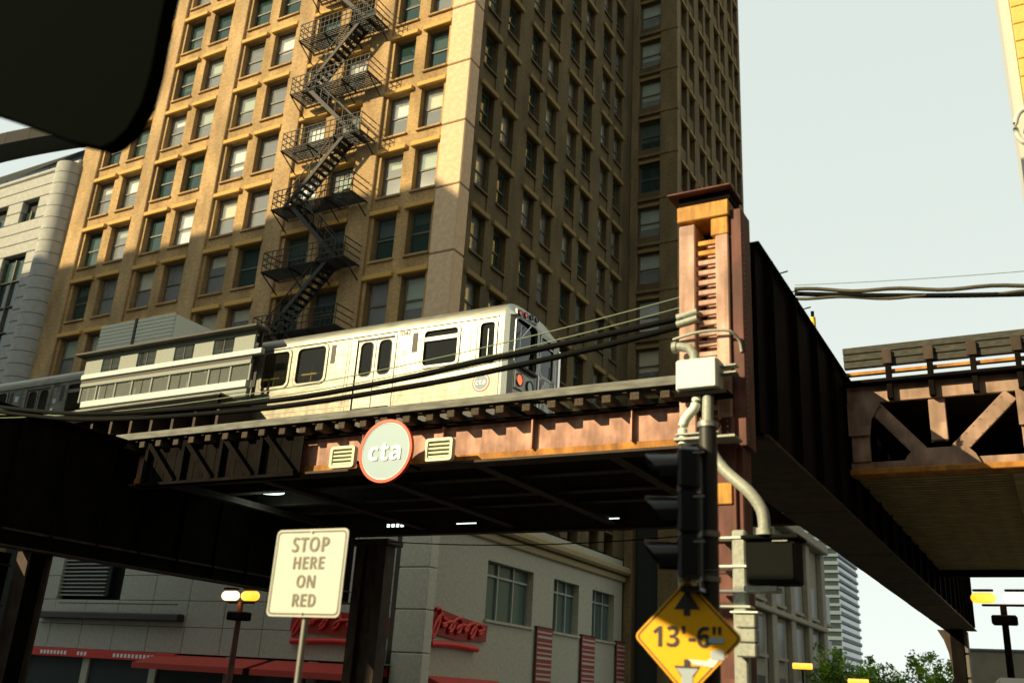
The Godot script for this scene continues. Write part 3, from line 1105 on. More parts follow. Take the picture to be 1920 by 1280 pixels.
	part("strap", galv, k3, Vector3(-4.22, 3.22, -11.99), Vector3(-3.4, 3.25, -11.63))
	part("strap", galv, k3, Vector3(-4.2, 3.29, -11.99), Vector3(-3.62, 3.31, -11.64))
	var k4 := thing("conduit_hoop", "thin pale pipe bent round the middle of the steel post", "pipe", Vector3(-3.85, 4.75, -11.9))
	go()
	tube(smooth([Vector3(-4.34, 4.76, -11.95), Vector3(-4.0, 4.8, -11.9), Vector3(-3.7, 4.8, -11.9), Vector3(-3.5, 4.76, -11.92), Vector3(-3.42, 4.66, -12.02), Vector3(-3.4, 4.5, -12.05)]), 0.022, 8)
	fin("pipe", galv, k4)
	var k5 := thing("upright_conduit", "square grey conduit running down the lower steel post", "conduit", Vector3(-3.4, 0.9, -11.8))
	part("pipe", galv, k5, Vector3(-3.52, -EYE, -11.95), Vector3(-3.35, 2.06, -11.8), 0.02)
	for y in [1.95, 1.6, 1.3, 1.12]:
		part("strap", pale, k5, Vector3(-3.72, y, -11.99), Vector3(-3.3, y + 0.025, -11.78))
	var cab := thing("control_cabinet", "black control cabinet on the right of the lower steel post", "cabinet", Vector3(-3.0, 1.36, -11.7))
	var black := mt("cabinet_black", Color(0.006, 0.007, 0.006), 0.75)
	black.metallic_specular = 0.2
	part("case", black, cab, Vector3(-3.3, 1.38, -11.95), Vector3(-2.68, 1.9, -11.62), 0.03)
	part("lid", black, cab, Vector3(-3.34, 1.902, -12.0), Vector3(-2.64, 1.955, -11.56), 0.015)
	part("door", black, cab, Vector3(-3.26, 1.42, -11.619), Vector3(-2.72, 1.86, -11.6), 0.008)
	part("hinge", galv, cab, Vector3(-2.96, 1.872, -11.6), Vector3(-2.78, 1.884, -11.58))
	part("shelf", galv, cab, Vector3(-3.34, 1.3, -11.95), Vector3(-2.95, 1.36, -11.66))
	var mb := thing("meter_box", "small pale meter box below the black cabinet", "meter box", Vector3(-3.3, 0.55, -11.7))
	for k in 3:
		part("case", galv, mb, Vector3(-3.44, 0.54 + 0.165 * k, -11.79), Vector3(-3.2, 0.695 + 0.165 * k, -11.62), 0.015)
	part("top_plate", pale, mb, Vector3(-3.5, 1.037, -11.795), Vector3(-3.16, 1.06, -11.6), 0.005)


func smooth(points: Array) -> Array:
	var c := Curve3D.new()
	for i in points.size():
		var d: Vector3 = (points[mini(i + 1, points.size() - 1)] - points[maxi(i - 1, 0)]) / 6.0
		c.add_point(points[i], -d, d)
	var out := []
	var n := points.size() * 4
	for i in n + 1:
		out.append(c.sample_baked(c.get_baked_length() * i / n, true))
	return out


# ---------------------------------------------------------------- the train
func train_cars() -> void:
	var shell := mt("stainless", Color(0.285, 0.28, 0.225), 0.36, 0.4, "grime", Vector3(0.2, 0.9, 0.5))
	var front := mt("front_grey", Color(0.56, 0.63, 0.61), 0.38, 0.25, "fine", Vector3.ONE * 0.8)
	mt("rubber", Color(0.02, 0.02, 0.02), 0.6)
	mt("cabin_dark", Color(0.025, 0.026, 0.02), 0.8)
	mt("seat_blue", Color(0.03, 0.04, 0.07), 0.8)
	mt("pole_yellow", Color(0.90, 0.65, 0.03), 0.4)
	mt("seat_orange", Color(0.75, 0.25, 0.05), 0.6)
	glow("lens_red", Color(1.0, 0.10, 0.02), 1.1)
	glow("lens_red_dim", Color(0.7, 0.04, 0.02), 0.45)
	mt("lens_dark", Color(0.05, 0.03, 0.03), 0.15)
	mt("lens_clear", Color(0.25, 0.27, 0.25), 0.1, 0.6)
	mt("chrome", Color(0.75, 0.77, 0.77), 0.18, 0.9)
	glass("train_glass", Color(0.02, 0.022, 0.016), 0.32).metallic_specular = 0.3
	glass("front_glass", Color(0.012, 0.016, 0.014), 0.88)
	mt("logo_grey", Color(0.13, 0.20, 0.25), 0.5)
	mt("logo_red", Color(0.78, 0.055, 0.006), 0.5)
	mt("logo_white", Color(0.85, 0.87, 0.84), 0.5)
	var t := thing("train_car", "silver elevated train car with a dark front window, nearest the steel post", "train car", Vector3(-19, 6.45, -21.4), "cars of the silver train")
	car(t, shell, front)
	var c: Node3D = t.duplicate()
	c.name = numbered("train_car")
	add_child(c)
	c.position.x -= 14.95
	tag(c, "second silver train car, mostly hidden behind the platform shelter", "train car", "cars of the silver train")


func car(t: Node3D, shell: Material, front: Material) -> void:
	var zs := -20.0
	var zf := -22.8
	var x1 := -11.9
	var x0 := -26.4
	var yb := 7.0
	var ye := 9.28
	# window and door openings of the side, x0 x1 y0 y1
	var holes := [[-12.62, -12.16, 8.05, 9.12], [-14.41, -13.31, 8.1, 9.12], [-16.7, -15.41, 7.1, 9.14], [-18.93, -17.84, 8.05, 9.15], [-20.27, -19.24, 8.05, 9.15], [-21.9, -20.72, 8.05, 9.15], [-24.0, -22.7, 7.1, 9.14], [-25.9, -24.7, 8.05, 9.12]]
	for side in 2:
		var z: float = zs if side == 0 else zf
		var zi := z - 0.07 if side == 0 else z + 0.07
		go()
		var xs := [x0]
		for h in holes:
			xs.append(h[0])
			xs.append(h[1])
		xs.append(x1)
		xs.sort()
		for i in xs.size() - 1:
			var hit := []
			for h in holes:
				if h[0] <= xs[i] + 0.001 and h[1] >= xs[i + 1] - 0.001:
					hit = h
			if hit.is_empty():
				box(Vector3(xs[i], yb, minf(z, zi)), Vector3(xs[i + 1], ye, maxf(z, zi)))
			else:
				if hit[2] > yb + 0.2:
					box(Vector3(xs[i], yb, minf(z, zi)), Vector3(xs[i + 1], hit[2], maxf(z, zi)))
				box(Vector3(xs[i], hit[3], minf(z, zi)), Vector3(xs[i + 1], ye, maxf(z, zi)))
		fin("side_panel", shell, t)
	# roof: an arch along the car
	go()
	var prof := []
	for i in 15:
		var a := PI * i / 14.0
		prof.append(Vector2(-21.4 + 1.4 * signf(cos(a)) * pow(absf(cos(a)), 0.75), ye + 0.52 * pow(sin(a), 0.62)))
	for i in 14:
		var p := pt(Vector3(x0, prof[i].y, prof[i].x))
		var q := pt(Vector3(x0, prof[i + 1].y, prof[i + 1].x))
		var l := Vector3(x1 - x0, 0, 0)
		quad(p, q, q + l, p + l, (p + q) / 2.0 - pt(Vector3(x0, 8.5, -21.4)), 1)
	fin("roof", shell, t)
	part("drip_rail", shell, t, Vector3(x0, 9.24, zs + 0.002), Vector3(-12.05, 9.275, zs + 0.03), 0.006)
	part("roof_vent", mats.front_grey, t, Vector3(-24, 9.76, -21.9), Vector3(-20, 9.9, -20.9), 0.04)
	# floor, ceiling and underframe
	part("floor", mats.cabin_dark, t, Vector3(x0 + 0.05, 7.0, zf + 0.08), Vector3(x1 - 0.1, 7.25, zs - 0.08))
	part("ceiling", mt("car_ceiling", Color(0.45, 0.45, 0.4), 0.7), t, Vector3(x0 + 0.05, 9.32, zf + 0.1), Vector3(x1 - 0.15, 9.36, zs - 0.1))
	part("underframe", mats.rubber, t, Vector3(x0 + 0.3, 6.65, zf + 0.3), Vector3(x1 - 0.3, 6.98, zs - 0.3))
	for x in [-14.2, -24.0]:
		var tr := sub("wheel_truck", t)
		part("side_frame", mats.rubber, tr, Vector3(x - 1.2, 6.72, -20.55), Vector3(x + 1.2, 6.95, -20.4), 0.04)
		for d in [-0.95, 0.95]:
			go()
			tube([Vector3(x + d, 6.8, -20.62), Vector3(x + d, 6.8, -20.74)], 0.34, 20)
			tube([Vector3(x + d, 6.8, -22.18), Vector3(x + d, 6.8, -22.05)], 0.34, 20)
			tube([Vector3(x + d, 6.8, -20.74), Vector3(x + d, 6.8, -22.05)], 0.07, 8)
			fin("wheel", mats.rail_steel, tr)
	# glazing with rubber and metal frames
	for i in holes.size():
		var h: Array = holes[i]
		var cx: float = (h[0] + h[1]) / 2
		var cy: float = (h[2] + h[3]) / 2
		var w: float = h[1] - h[0]
		var hh: float = h[3] - h[2]
		if i == 2 or i == 6:
			# a pair of sliding doors
			var d := sub("door", t)
			for s in [-1, 1]:
				var lx: float = cx + s * w / 4
				var lw := w / 2 - 0.02
				go()
				var hole := rounded(0.42, 1.0, 0.14)
				for p in hole.size():
					hole[p] += Vector2(0, 0.41 + 0.02)
				plate(frame_round(hole, lw, hh - 0.03), Vector3(lx, cy, zs - 0.02), Vector3.RIGHT, Vector3.UP, 0.035, hole)
				fin("door_leaf", shell, d)
				go()
				var ring := rounded(0.46, 1.04, 0.16)
				var inner := rounded(0.41, 0.99, 0.135)
				for p in ring.size():
					ring[p] += Vector2(0, 0.43)
					inner[p] += Vector2(0, 0.43)
				plate(ring, Vector3(lx, cy, zs - 0.012), Vector3.RIGHT, Vector3.UP, 0.02, inner)
				fin("window_gasket", mats.rubber, d)
				part("pane", mats.train_glass, d, Vector3(lx - 0.22, cy + 0.43 - 0.51, zs - 0.05), Vector3(lx + 0.22, cy + 0.43 + 0.51, zs - 0.045))
			part("door_seam", mats.rubber, d, Vector3(cx - 0.011, h[2], zs - 0.03), Vector3(cx + 0.011, h[3], zs - 0.012))
			part("door_track", mats.rubber, d, Vector3(h[0] - 0.02, h[3] - 0.035, zs - 0.018), Vector3(h[1] + 0.02, h[3] + 0.01, zs + 0.006))
			for x in [h[0] - 0.04, h[1] + 0.04]:
				part("door_post", shell, d, Vector3(x - 0.035, yb + 0.02, zs + 0.001), Vector3(x + 0.035, h[3] + 0.03, zs + 0.022), 0.008)
			continue
		var o := sub("window", t)
		var r := 0.1 if i < 2 or i == 7 else 0.15
		go()
		plate(rounded(w + 0.17, hh + 0.15, r + 0.05), Vector3(cx, cy, zs + 0.014), Vector3.RIGHT, Vector3.UP, 0.02, rounded(w + 0.135, hh + 0.115, r + 0.035))
		fin("gasket", mats.rubber, o)
		go()
		plate(rounded(w + 0.13, hh + 0.11, r + 0.03), Vector3(cx, cy, zs + 0.022), Vector3.RIGHT, Vector3.UP, 0.03, rounded(w - 0.02, hh - 0.02, r))
		fin("frame", shell, o)
		part("pane", mats.train_glass, o, Vector3(h[0], h[2], zs - 0.045), Vector3(h[1], h[3], zs - 0.04))
		if i == 1:
			part("transom", shell, o, Vector3(h[0], 8.81, zs - 0.035), Vector3(h[1], 8.94, zs + 0.01), 0.008)
		if i == 0:
			# sliding cab window: blank panel beside the glass
			go()
			plate(rounded(0.8, 1.22, 0.12), Vector3(-12.5, cy, zs + 0.004), Vector3.RIGHT, Vector3.UP, 0.006, rounded(0.77, 1.19, 0.105))
			fin("cab_gasket", mats.rubber, o)
			part("cab_panel", mt("cab_white", Color(0.74, 0.75, 0.70), 0.4), o, Vector3(-12.83, 8.02, zs + 0.001), Vector3(-12.71, 9.13, zs + 0.018), 0.005)
			part("pane_bar", mats.front_grey, o, Vector3(-12.4, 8.2, zs - 0.039), Vector3(-12.385, 8.95, zs - 0.03))
	# slots beside the doors
	for s in [[-14.8, -14.63], [-17.66, -17.5]]:
		part("slot", mats.rubber, t, Vector3(s[0], 8.56, zs + 0.001), Vector3(s[1], 9.12, zs + 0.01))
	for k in 3:
		go()
		tube([Vector3(-15.08, 9.0 - 0.1 * k, zs + 0.001), Vector3(-15.08, 9.0 - 0.1 * k, zs + 0.012)], 0.022, 12)
		fin("indicator", mats.front_grey, t)
	for s in [[-15.05, 8.5, 0.16, mt("sticker_blue", Color(0.35, 0.5, 0.6), 0.6)], [-15.12, 8.2, 0.13, mats.logo_white], [-17.25, 8.75, 0.2, mats.sticker_blue], [-17.3, 8.35, 0.12, mats.logo_white]]:
		part("notice", s[3], t, Vector3(s[0] - s[2] / 2, s[1], zs + 0.001), Vector3(s[0] + s[2] / 2, s[1] + s[2], zs + 0.006))
	letters("car_number", "3342", 0.16, mats.rubber, t, Vector3(-15.07, 9.15, zs + 0.006))
	for x in [-11.97, -16.95, -17.05, -15.25, -22.2, -24.35]:
		part("panel_joint", mats.rubber, t, Vector3(x - 0.006, yb, zs + 0.001), Vector3(x + 0.006, ye - 0.06, zs + 0.005))
	part("panel_joint", mats.front_grey, t, Vector3(x0, 7.68, zs + 0.001), Vector3(x1, 7.695, zs + 0.006))
	for s in [[-26.38, -24.06], [-22.64, -16.8], [-15.36, -11.98]]:
		part("lower_panel", mt("stainless_worn", Color(0.27, 0.245, 0.17), 0.42, 0.35, "grime", Vector3(0.5, 0.25, 0.5)), t, Vector3(s[0], yb, zs + 0.0015), Vector3(s[1], 7.675, zs + 0.0042))
	for s in [[-26.38, -24.06], [-22.64, -16.8], [-15.36, -12.8]]:
		go()
		for k in 4:
			box(Vector3(s[0], 7.06 + 0.15 * k, zs + 0.0043), Vector3(s[1], 7.075 + 0.15 * k, zs + 0.013))
		fin("fluting", shell, t)
	# round badge
	var lg := sub("badge", t)
	go()
	plate(disc(0.262), Vector3(-12.49, 7.46, zs + 0.012), Vector3.RIGHT, Vector3.UP, 0.01, disc(0.2245))
	fin("red_ring", mats.logo_red, lg)
	go()
	plate(disc(0.224), Vector3(-12.49, 7.46, zs + 0.01), Vector3.RIGHT, Vector3.UP, 0.009, disc(0.205))
	fin("white_ring", mats.logo_white, lg)
	go()
	plate(disc(0.204), Vector3(-12.49, 7.46, zs + 0.009), Vector3.RIGHT, Vector3.UP, 0.008)
	fin("disc", mats.logo_grey, lg)
	letters("letters", "cta", 0.19, mats.logo_white, lg, Vector3(-12.49, 7.46, zs + 0.014), Basis(), true, 0.008, 1.15)
	# inside: rails, seats
	go()
	for z in [-20.75, -22.05]:
		tube([Vector3(x0 + 0.8, 8.62, z), Vector3(x1 - 1.6, 8.62, z)], 0.04, 8)
		for i in 9:
			tube([Vector3(-25 + 1.5 * i, 7.25, z), Vector3(-25 + 1.5 * i, 9.3, z)], 0.02, 6)
	fin("handrail", mats.pole_yellow, t)
	for i in 7:
		var x := -25.4 + 1.75 * i
		if absf(x + 16.05) < 0.9 or absf(x + 23.35) < 0.9:
			continue
		part("seat", mats.seat_blue, t, Vector3(x, 7.25, -20.75), Vector3(x + 0.5, 7.7, -20.15), 0.04)
		part("seat", mats.seat_blue, t, Vector3(x, 7.25, -22.65), Vector3(x + 0.5, 8.1, -22.05), 0.04)
	part("sign_panel", mats.seat_orange, t, Vector3(-16.6, 8.15, -22.2), Vector3(-15.6, 8.3, -22.15))
	part("partition", mats.cabin_dark, t, Vector3(-13.15, 7.2, zf + 0.1), Vector3(-13.1, 9.3, zs - 0.1))
	# front end: three facets, window, door, lamps
	var e := sub("front_end", t)
	var plan := [Vector2(-11.9, -20.0), Vector2(-11.76, -20.06), Vector2(-11.66, -20.2), Vector2(-11.6, -21.36), Vector2(-11.6, -22.44), Vector2(-11.62, -22.66), Vector2(-11.67, -22.76), Vector2(-11.9, -22.8)]
	# facet sheets with openings are built from strips
	go()
	front_strip(plan[0], plan[1], 7.0, 9.3)
	front_strip(plan[1], plan[2], 7.0, 9.3)
	front_strip(plan[2], plan[3], 7.0, 7.98)
	front_strip(plan[2], plan[3], 9.26, 9.3)
	front_strip(plan[2], plan[2].lerp(plan[3], 0.05), 7.98, 9.26)
	front_strip(plan[2].lerp(plan[3], 0.93), plan[3], 7.98, 9.26)
	front_strip(plan[3], plan[3].lerp(plan[4], 0.08), 7.0, 9.3)
	front_strip(plan[3].lerp(plan[4], 0.08), plan[3].lerp(plan[4], 0.92), 9.2, 9.3)
	front_strip(plan[3].lerp(plan[4], 0.08), plan[3].lerp(plan[4], 0.92), 7.0, 8.0)
	front_strip(plan[3].lerp(plan[4], 0.92), plan[4], 7.0, 9.3)
	front_strip(plan[4], plan[5], 7.0, 9.3)
	front_strip(plan[5], plan[6], 7.0, 9.3)
	front_strip(plan[6], plan[7], 7.0, 9.3)
	# brow closing the roof arch, sloped back a little
	for i in 14:
		var pa := pt(Vector3(-11.9, prof[i].y, prof[i].x))
		var pb := pt(Vector3(-11.9, prof[i + 1].y, prof[i + 1].x))
		var qa := pt(Vector3(-11.62, 9.3, clampf(prof[i].x, -22.7, -20.1)))
		var qb := pt(Vector3(-11.62, 9.3, clampf(prof[i + 1].x, -22.7, -20.1)))
		if prof[i].y < 9.301:
			qa.y = pa.y
		quad(pa, pb, qb, qa, Vector3.RIGHT, 3)
	fin("end_shell", front, e)
	part("front_pane", mats.front_glass, e, Vector3(-11.70, 7.98, -21.28), Vector3(-11.69, 9.26, -20.22))
	part("cab_back", mats.cabin_dark, e, Vector3(-12.5, 7.2, -22.7), Vector3(-12.45, 9.3, -20.9))
	# window frame, leaning with the facet
	var u := Vector3(plan[3].x - plan[2].x, 0, plan[3].y - plan[2].y).normalized()
	var mid := Vector3((plan[2].x + plan[3].x) / 2 + 0.012, 8.62, -20.76)
	go()
	plate(rounded(1.16, 1.36, 0.16), mid, u, Vector3.UP, 0.03, rounded(1.06, 1.26, 0.13))
	fin("window_frame", front, e)
	go()
	plate(rounded(1.07, 1.27, 0.14), mid + Vector3(0.004, 0, 0), u, Vector3.UP, 0.03, rounded(1.02, 1.22, 0.11))
	fin("window_gasket", mats.rubber, e)
	go()
	tube([mid + Vector3(0.04, 0.6, 0.0) + u * 0.12, mid + Vector3(0.05, 0.1, 0) - u * 0.36], 0.014, 6)
	tube([mid + Vector3(0.05, 0.42, 0) - u * 0.4, mid + Vector3(0.05, -0.25, 0) - u * 0.42], 0.012, 6)
	fin("wiper", mats.chrome, e)
	# end door with its window
	go()
	plate(rounded(0.86, 1.22, 0.14), Vector3(-11.585, 8.6, -21.9), Vector3(0, 0, -1), Vector3.UP, 0.03, rounded(0.74, 1.08, 0.11))
	fin("door_frame", front, e)
	part("door_pane", mats.front_glass, e, Vector3(-11.64, 8.0, -22.35), Vector3(-11.63, 9.2, -21.45))
	part("door_sash", front, e, Vector3(-11.62, 8.92, -22.3), Vector3(-11.59, 8.97, -21.5))
	for z in [-21.42, -22.38]:
		part("door_post", mats.chrome, e, Vector3(-11.6, 7.0, z - 0.025), Vector3(-11.56, 8.0, z + 0.025), 0.008)
		go()
		tube([Vector3(-11.54, 7.1, z + 0.08), Vector3(-11.54, 8.5, z + 0.08)], 0.018, 8)
		fin("grab_rail", mats.chrome, e)
	for k in 5:
		go()
		var cz := -21.52 - 0.05 * k
		var chain := []
		for i in 9:
			chain.append(Vector3(-11.54, 7.95 - 0.11 * i, cz + 0.02 * sin(i * 1.7 + k)))
		tube(chain, 0.013, 6)
		fin("safety_chain", mats.chrome, e)
	part("corner_trim", mats.chrome, e, Vector3(-11.68, 7.0, -22.72), Vector3(-11.585, 9.1, -22.56), 0.02)
	part("anticlimber", mats.rubber, e, Vector3(-11.62, 7.86, -21.25), Vector3(-11.5, 7.94, -20.35), 0.015)
	# lamps: four markers at the brow, tail lamp and head lamp
	go()
	bar(Vector3(-11.66, 9.375, -20.18), Vector3(-11.66, 9.52, -21.34), 0.06, 0.2)
	fin("marker_panel", front, e)
	for k in 4:
		var p := Vector3(-11.6, 9.385 + 0.0475 * k, -20.3 - 0.31 * k)
		lamp(e, p, 0.065, [mats.lens_red_dim, mats.lens_red_dim, mats.lens_dark, mats.lens_dark][k])
	lamp(e, Vector3(-11.58, 7.56, -20.42), 0.14, mats.lens_red)
	lamp(e, Vector3(-11.57, 7.52, -20.98), 0.14, mats.lens_clear)
	part("lamp_plate", front, e, Vector3(-11.64, 7.3, -21.24), Vector3(-11.6, 7.78, -20.22), 0.02)
	part("rear_wall", shell, t, Vector3(x0 - 0.02, 7.0, zf + 0.05), Vector3(x0 + 0.04, 9.28, zs - 0.05))
	part("coupling", mats.rubber, t, Vector3(x0 - 0.5, 6.75, -21.7), Vector3(x0 - 0.03, 7.05, -21.1))


func lamp(parent: Node3D, at: Vector3, r: float, lens: Material) -> void:
	var o := sub("lamp", parent)
	go()
	plate(disc(r * 1.25, 24), at + Vector3(0.012, 0, 0), Vector3(0, 0, -1), Vector3.UP, 0.07, disc(r, 24))
	fin("bezel", mats.rubber, o)
	go()
	plate(disc(r, 24), at, Vector3(0, 0, -1), Vector3.UP, 0.03)
	fin("lens", lens, o)


func front_strip(a: Vector2, b: Vector2, y0: float, y1: float) -> void:
	var p := pt(Vector3(a.x, y0, a.y))
	var q := pt(Vector3(b.x, y0, b.y))
	var h := Vector3(0, y1 - y0, 0)
	quad(p, q, q + h, p + h, Vector3(1, 0, 0.2))
	var i := Vector3(-0.04, 0, 0)
	quad(p + i, q + i, q + h + i, p + h + i, Vector3(-1, 0, 0))


func frame_round(inner: Array, w: float, h: float) -> Array:
	# an outer rectangle with as many points as the inner ring, so that the two can be joined
	var out := []
	var n := inner.size() / 4
	for c in [[1, 1], [-1, 1], [-1, -1], [1, -1]]:
		for i in n:
			out.append(Vector2(c[0] * w / 2.0, c[1] * h / 2.0) + Vector2(c[0] * -0.0001 * i * (1 if c[0] == c[1] else -1), 0))
	return out


func platform_shelter() -> void:
	var pale := mt("shelter_pale", Color(0.25, 0.29, 0.25), 0.6, 0, "fine", Vector3(0.3, 1.5, 0.3))
	var roof := mt("shelter_roof", Color(0.05, 0.045, 0.035), 0.7)
	glass("shelter_clear", Color(0.5, 0.55, 0.5), 0.15)
	glass("shelter_glass", Color(0.05, 0.06, 0.055), 0.45)
	var t := thing("platform_shelter", "pale framed platform shelter with a thin dark roof and two rows of panes", "shelter", Vector3(-24.0, 7.7, -19.6))
	var x0 := -27.96
	var x1 := -20.25
	part("roof", roof, t, Vector3(x0 - 0.3, 9.771, -19.82), Vector3(x1 + 0.25, 9.857, -19.200), 0.02)
	part("fascia", pale, t, Vector3(x0, 9.643, -19.540), Vector3(x1, 9.769, -19.460), 0.01)
	part("middle_rail", mt("rail_pale", Color(0.48, 0.54, 0.51), 0.5), t, Vector3(x0, 8.957, -19.560), Vector3(x1 + 0.4, 9.128, -19.400), 0.015)
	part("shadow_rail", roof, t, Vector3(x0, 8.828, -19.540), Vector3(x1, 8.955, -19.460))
	part("second_rail", pale, t, Vector3(x0, 8.700, -19.550), Vector3(x1, 8.826, -19.440), 0.01)
	part("kick_board", mats.rail_pale, t, Vector3(x0 + 0.3, 7.950, -19.560), Vector3(x1, 8.164, -19.380), 0.015)
	for k in 2:
		part("lower_board", pale, t, Vector3(x0, 7.671 + 0.13 * k, -19.550), Vector3(x1, 7.789 + 0.13 * k, -19.450), 0.01)
	for row in 2:
		var y0: float = [9.131, 8.167][row]
		var y1: float = [9.640, 8.697][row]
		for i in 5:
			var x := x0 + 1.714 * i
			if row == 0:
				part("panel", pale, t, Vector3(x, y0, -19.54), Vector3(x + 0.857, y1, -19.47), 0.01)
			else:
				for d in [0.0, 0.8]:
					part("post", pale, t, Vector3(x + d, y0, -19.54), Vector3(x + d + 0.07, y1, -19.47), 0.008)
				var g := sub("window", t)
				part("pane", mats.shelter_clear, g, Vector3(x + 0.07, y0, -19.51), Vector3(x + 0.8, y1, -19.505))
			if i < 4:
				var o := sub("window", t)
				part("pane", mats.shelter_glass if row == 0 else mats.shelter_clear, o, Vector3(x + 0.87, y0, -19.515), Vector3(x + 1.714, y1, -19.505))
				part("frame", roof, o, Vector3(x + 1.26, y0, -19.52), Vector3(x + 1.3, y1, -19.49))
	for x in [x0 + 0.05, x0 + 2.4, x0 + 4.8, x1 - 0.05]:
		part("back_post", roof, t, Vector3(x - 0.05, 7.714, -19.80), Vector3(x + 0.05, 9.771, -19.74))
	var hut := thing("station_hut", "pale slatted station hut standing behind the platform shelter", "hut", Vector3(-33.5, 7.0, -25.5))
	var slat := mt("hut_slat", Color(0.60, 0.62, 0.50), 0.45, 0.1)
	for k in 28:
		part("slat", slat, hut, Vector3(-35.4, 9.2 + 0.17 * k, -25.06), Vector3(-33.25, 9.355 + 0.17 * k, -25.0), 0.01)
		part("slat", slat, hut, Vector3(-33.05, 9.2 + 0.17 * k, -25.06), Vector3(-30.8, 9.355 + 0.17 * k, -25.0), 0.01)
	part("post", mats.shelter_roof, hut, Vector3(-33.22, 9.0, -25.1), Vector3(-33.08, 14.0, -24.98))
	part("core", slat, hut, Vector3(-35.4, 6.5, -27.5), Vector3(-30.8, 13.9, -25.07))
	var p := thing("station_platform", "timber station platform under the shelter", "platform", Vector3(-22.5, 6.6, -18.9))
	for k in 5:
		part("board", mats.walk_plank, p, Vector3(-28.0, 7.46, -19.86 + 0.27 * k), Vector3(-20.3, 7.52, -19.61 + 0.27 * k), 0.01)
	for i in 9:
		part("joist", mats.steel_brown, p, Vector3(-27.6 + 0.9 * i, 6.58, -19.8), Vector3(-27.5 + 0.9 * i, 7.458, -18.6))
	var sk := thing("shade_skirt", "dark skirt standing in for shade below the station platform, with diagonal braces", "skirt", Vector3(-20, 5.0, -18.5))  # boards and dark colour stand in for shade over the girder
	for k in 15:
		part("board", mats.steel_dark, sk, Vector3(-23.2 + 0.4 * k, 5.04, -18.9), Vector3(-22.82 + 0.4 * k, 6.1, -18.86))
	for k in 4:
		var x := -23.1 + 1.5 * k
		part("post", mats.steel_dark, sk, Vector3(x - 0.06, 5.0, -18.85), Vector3(x + 0.06, 6.3, -18.7))
		go()
		bar(Vector3(x + 0.1, 6.2, -18.68), Vector3(x + 1.3, 5.05, -18.68), 0.06, 0.14, Vector3(1, 1, 0))
		fin("brace", mats.steel_dark, sk)
	part("bottom_rail", mats.steel_dark, sk, Vector3(-23.2, 4.96, -18.9), Vector3(-17.2, 5.038, -18.6))
	O = p.position
	part("edge_beam", mats.steel_dark, p, Vector3(-28.0, 7.1, -18.59), Vector3(-20.3, 7.458, -18.5))


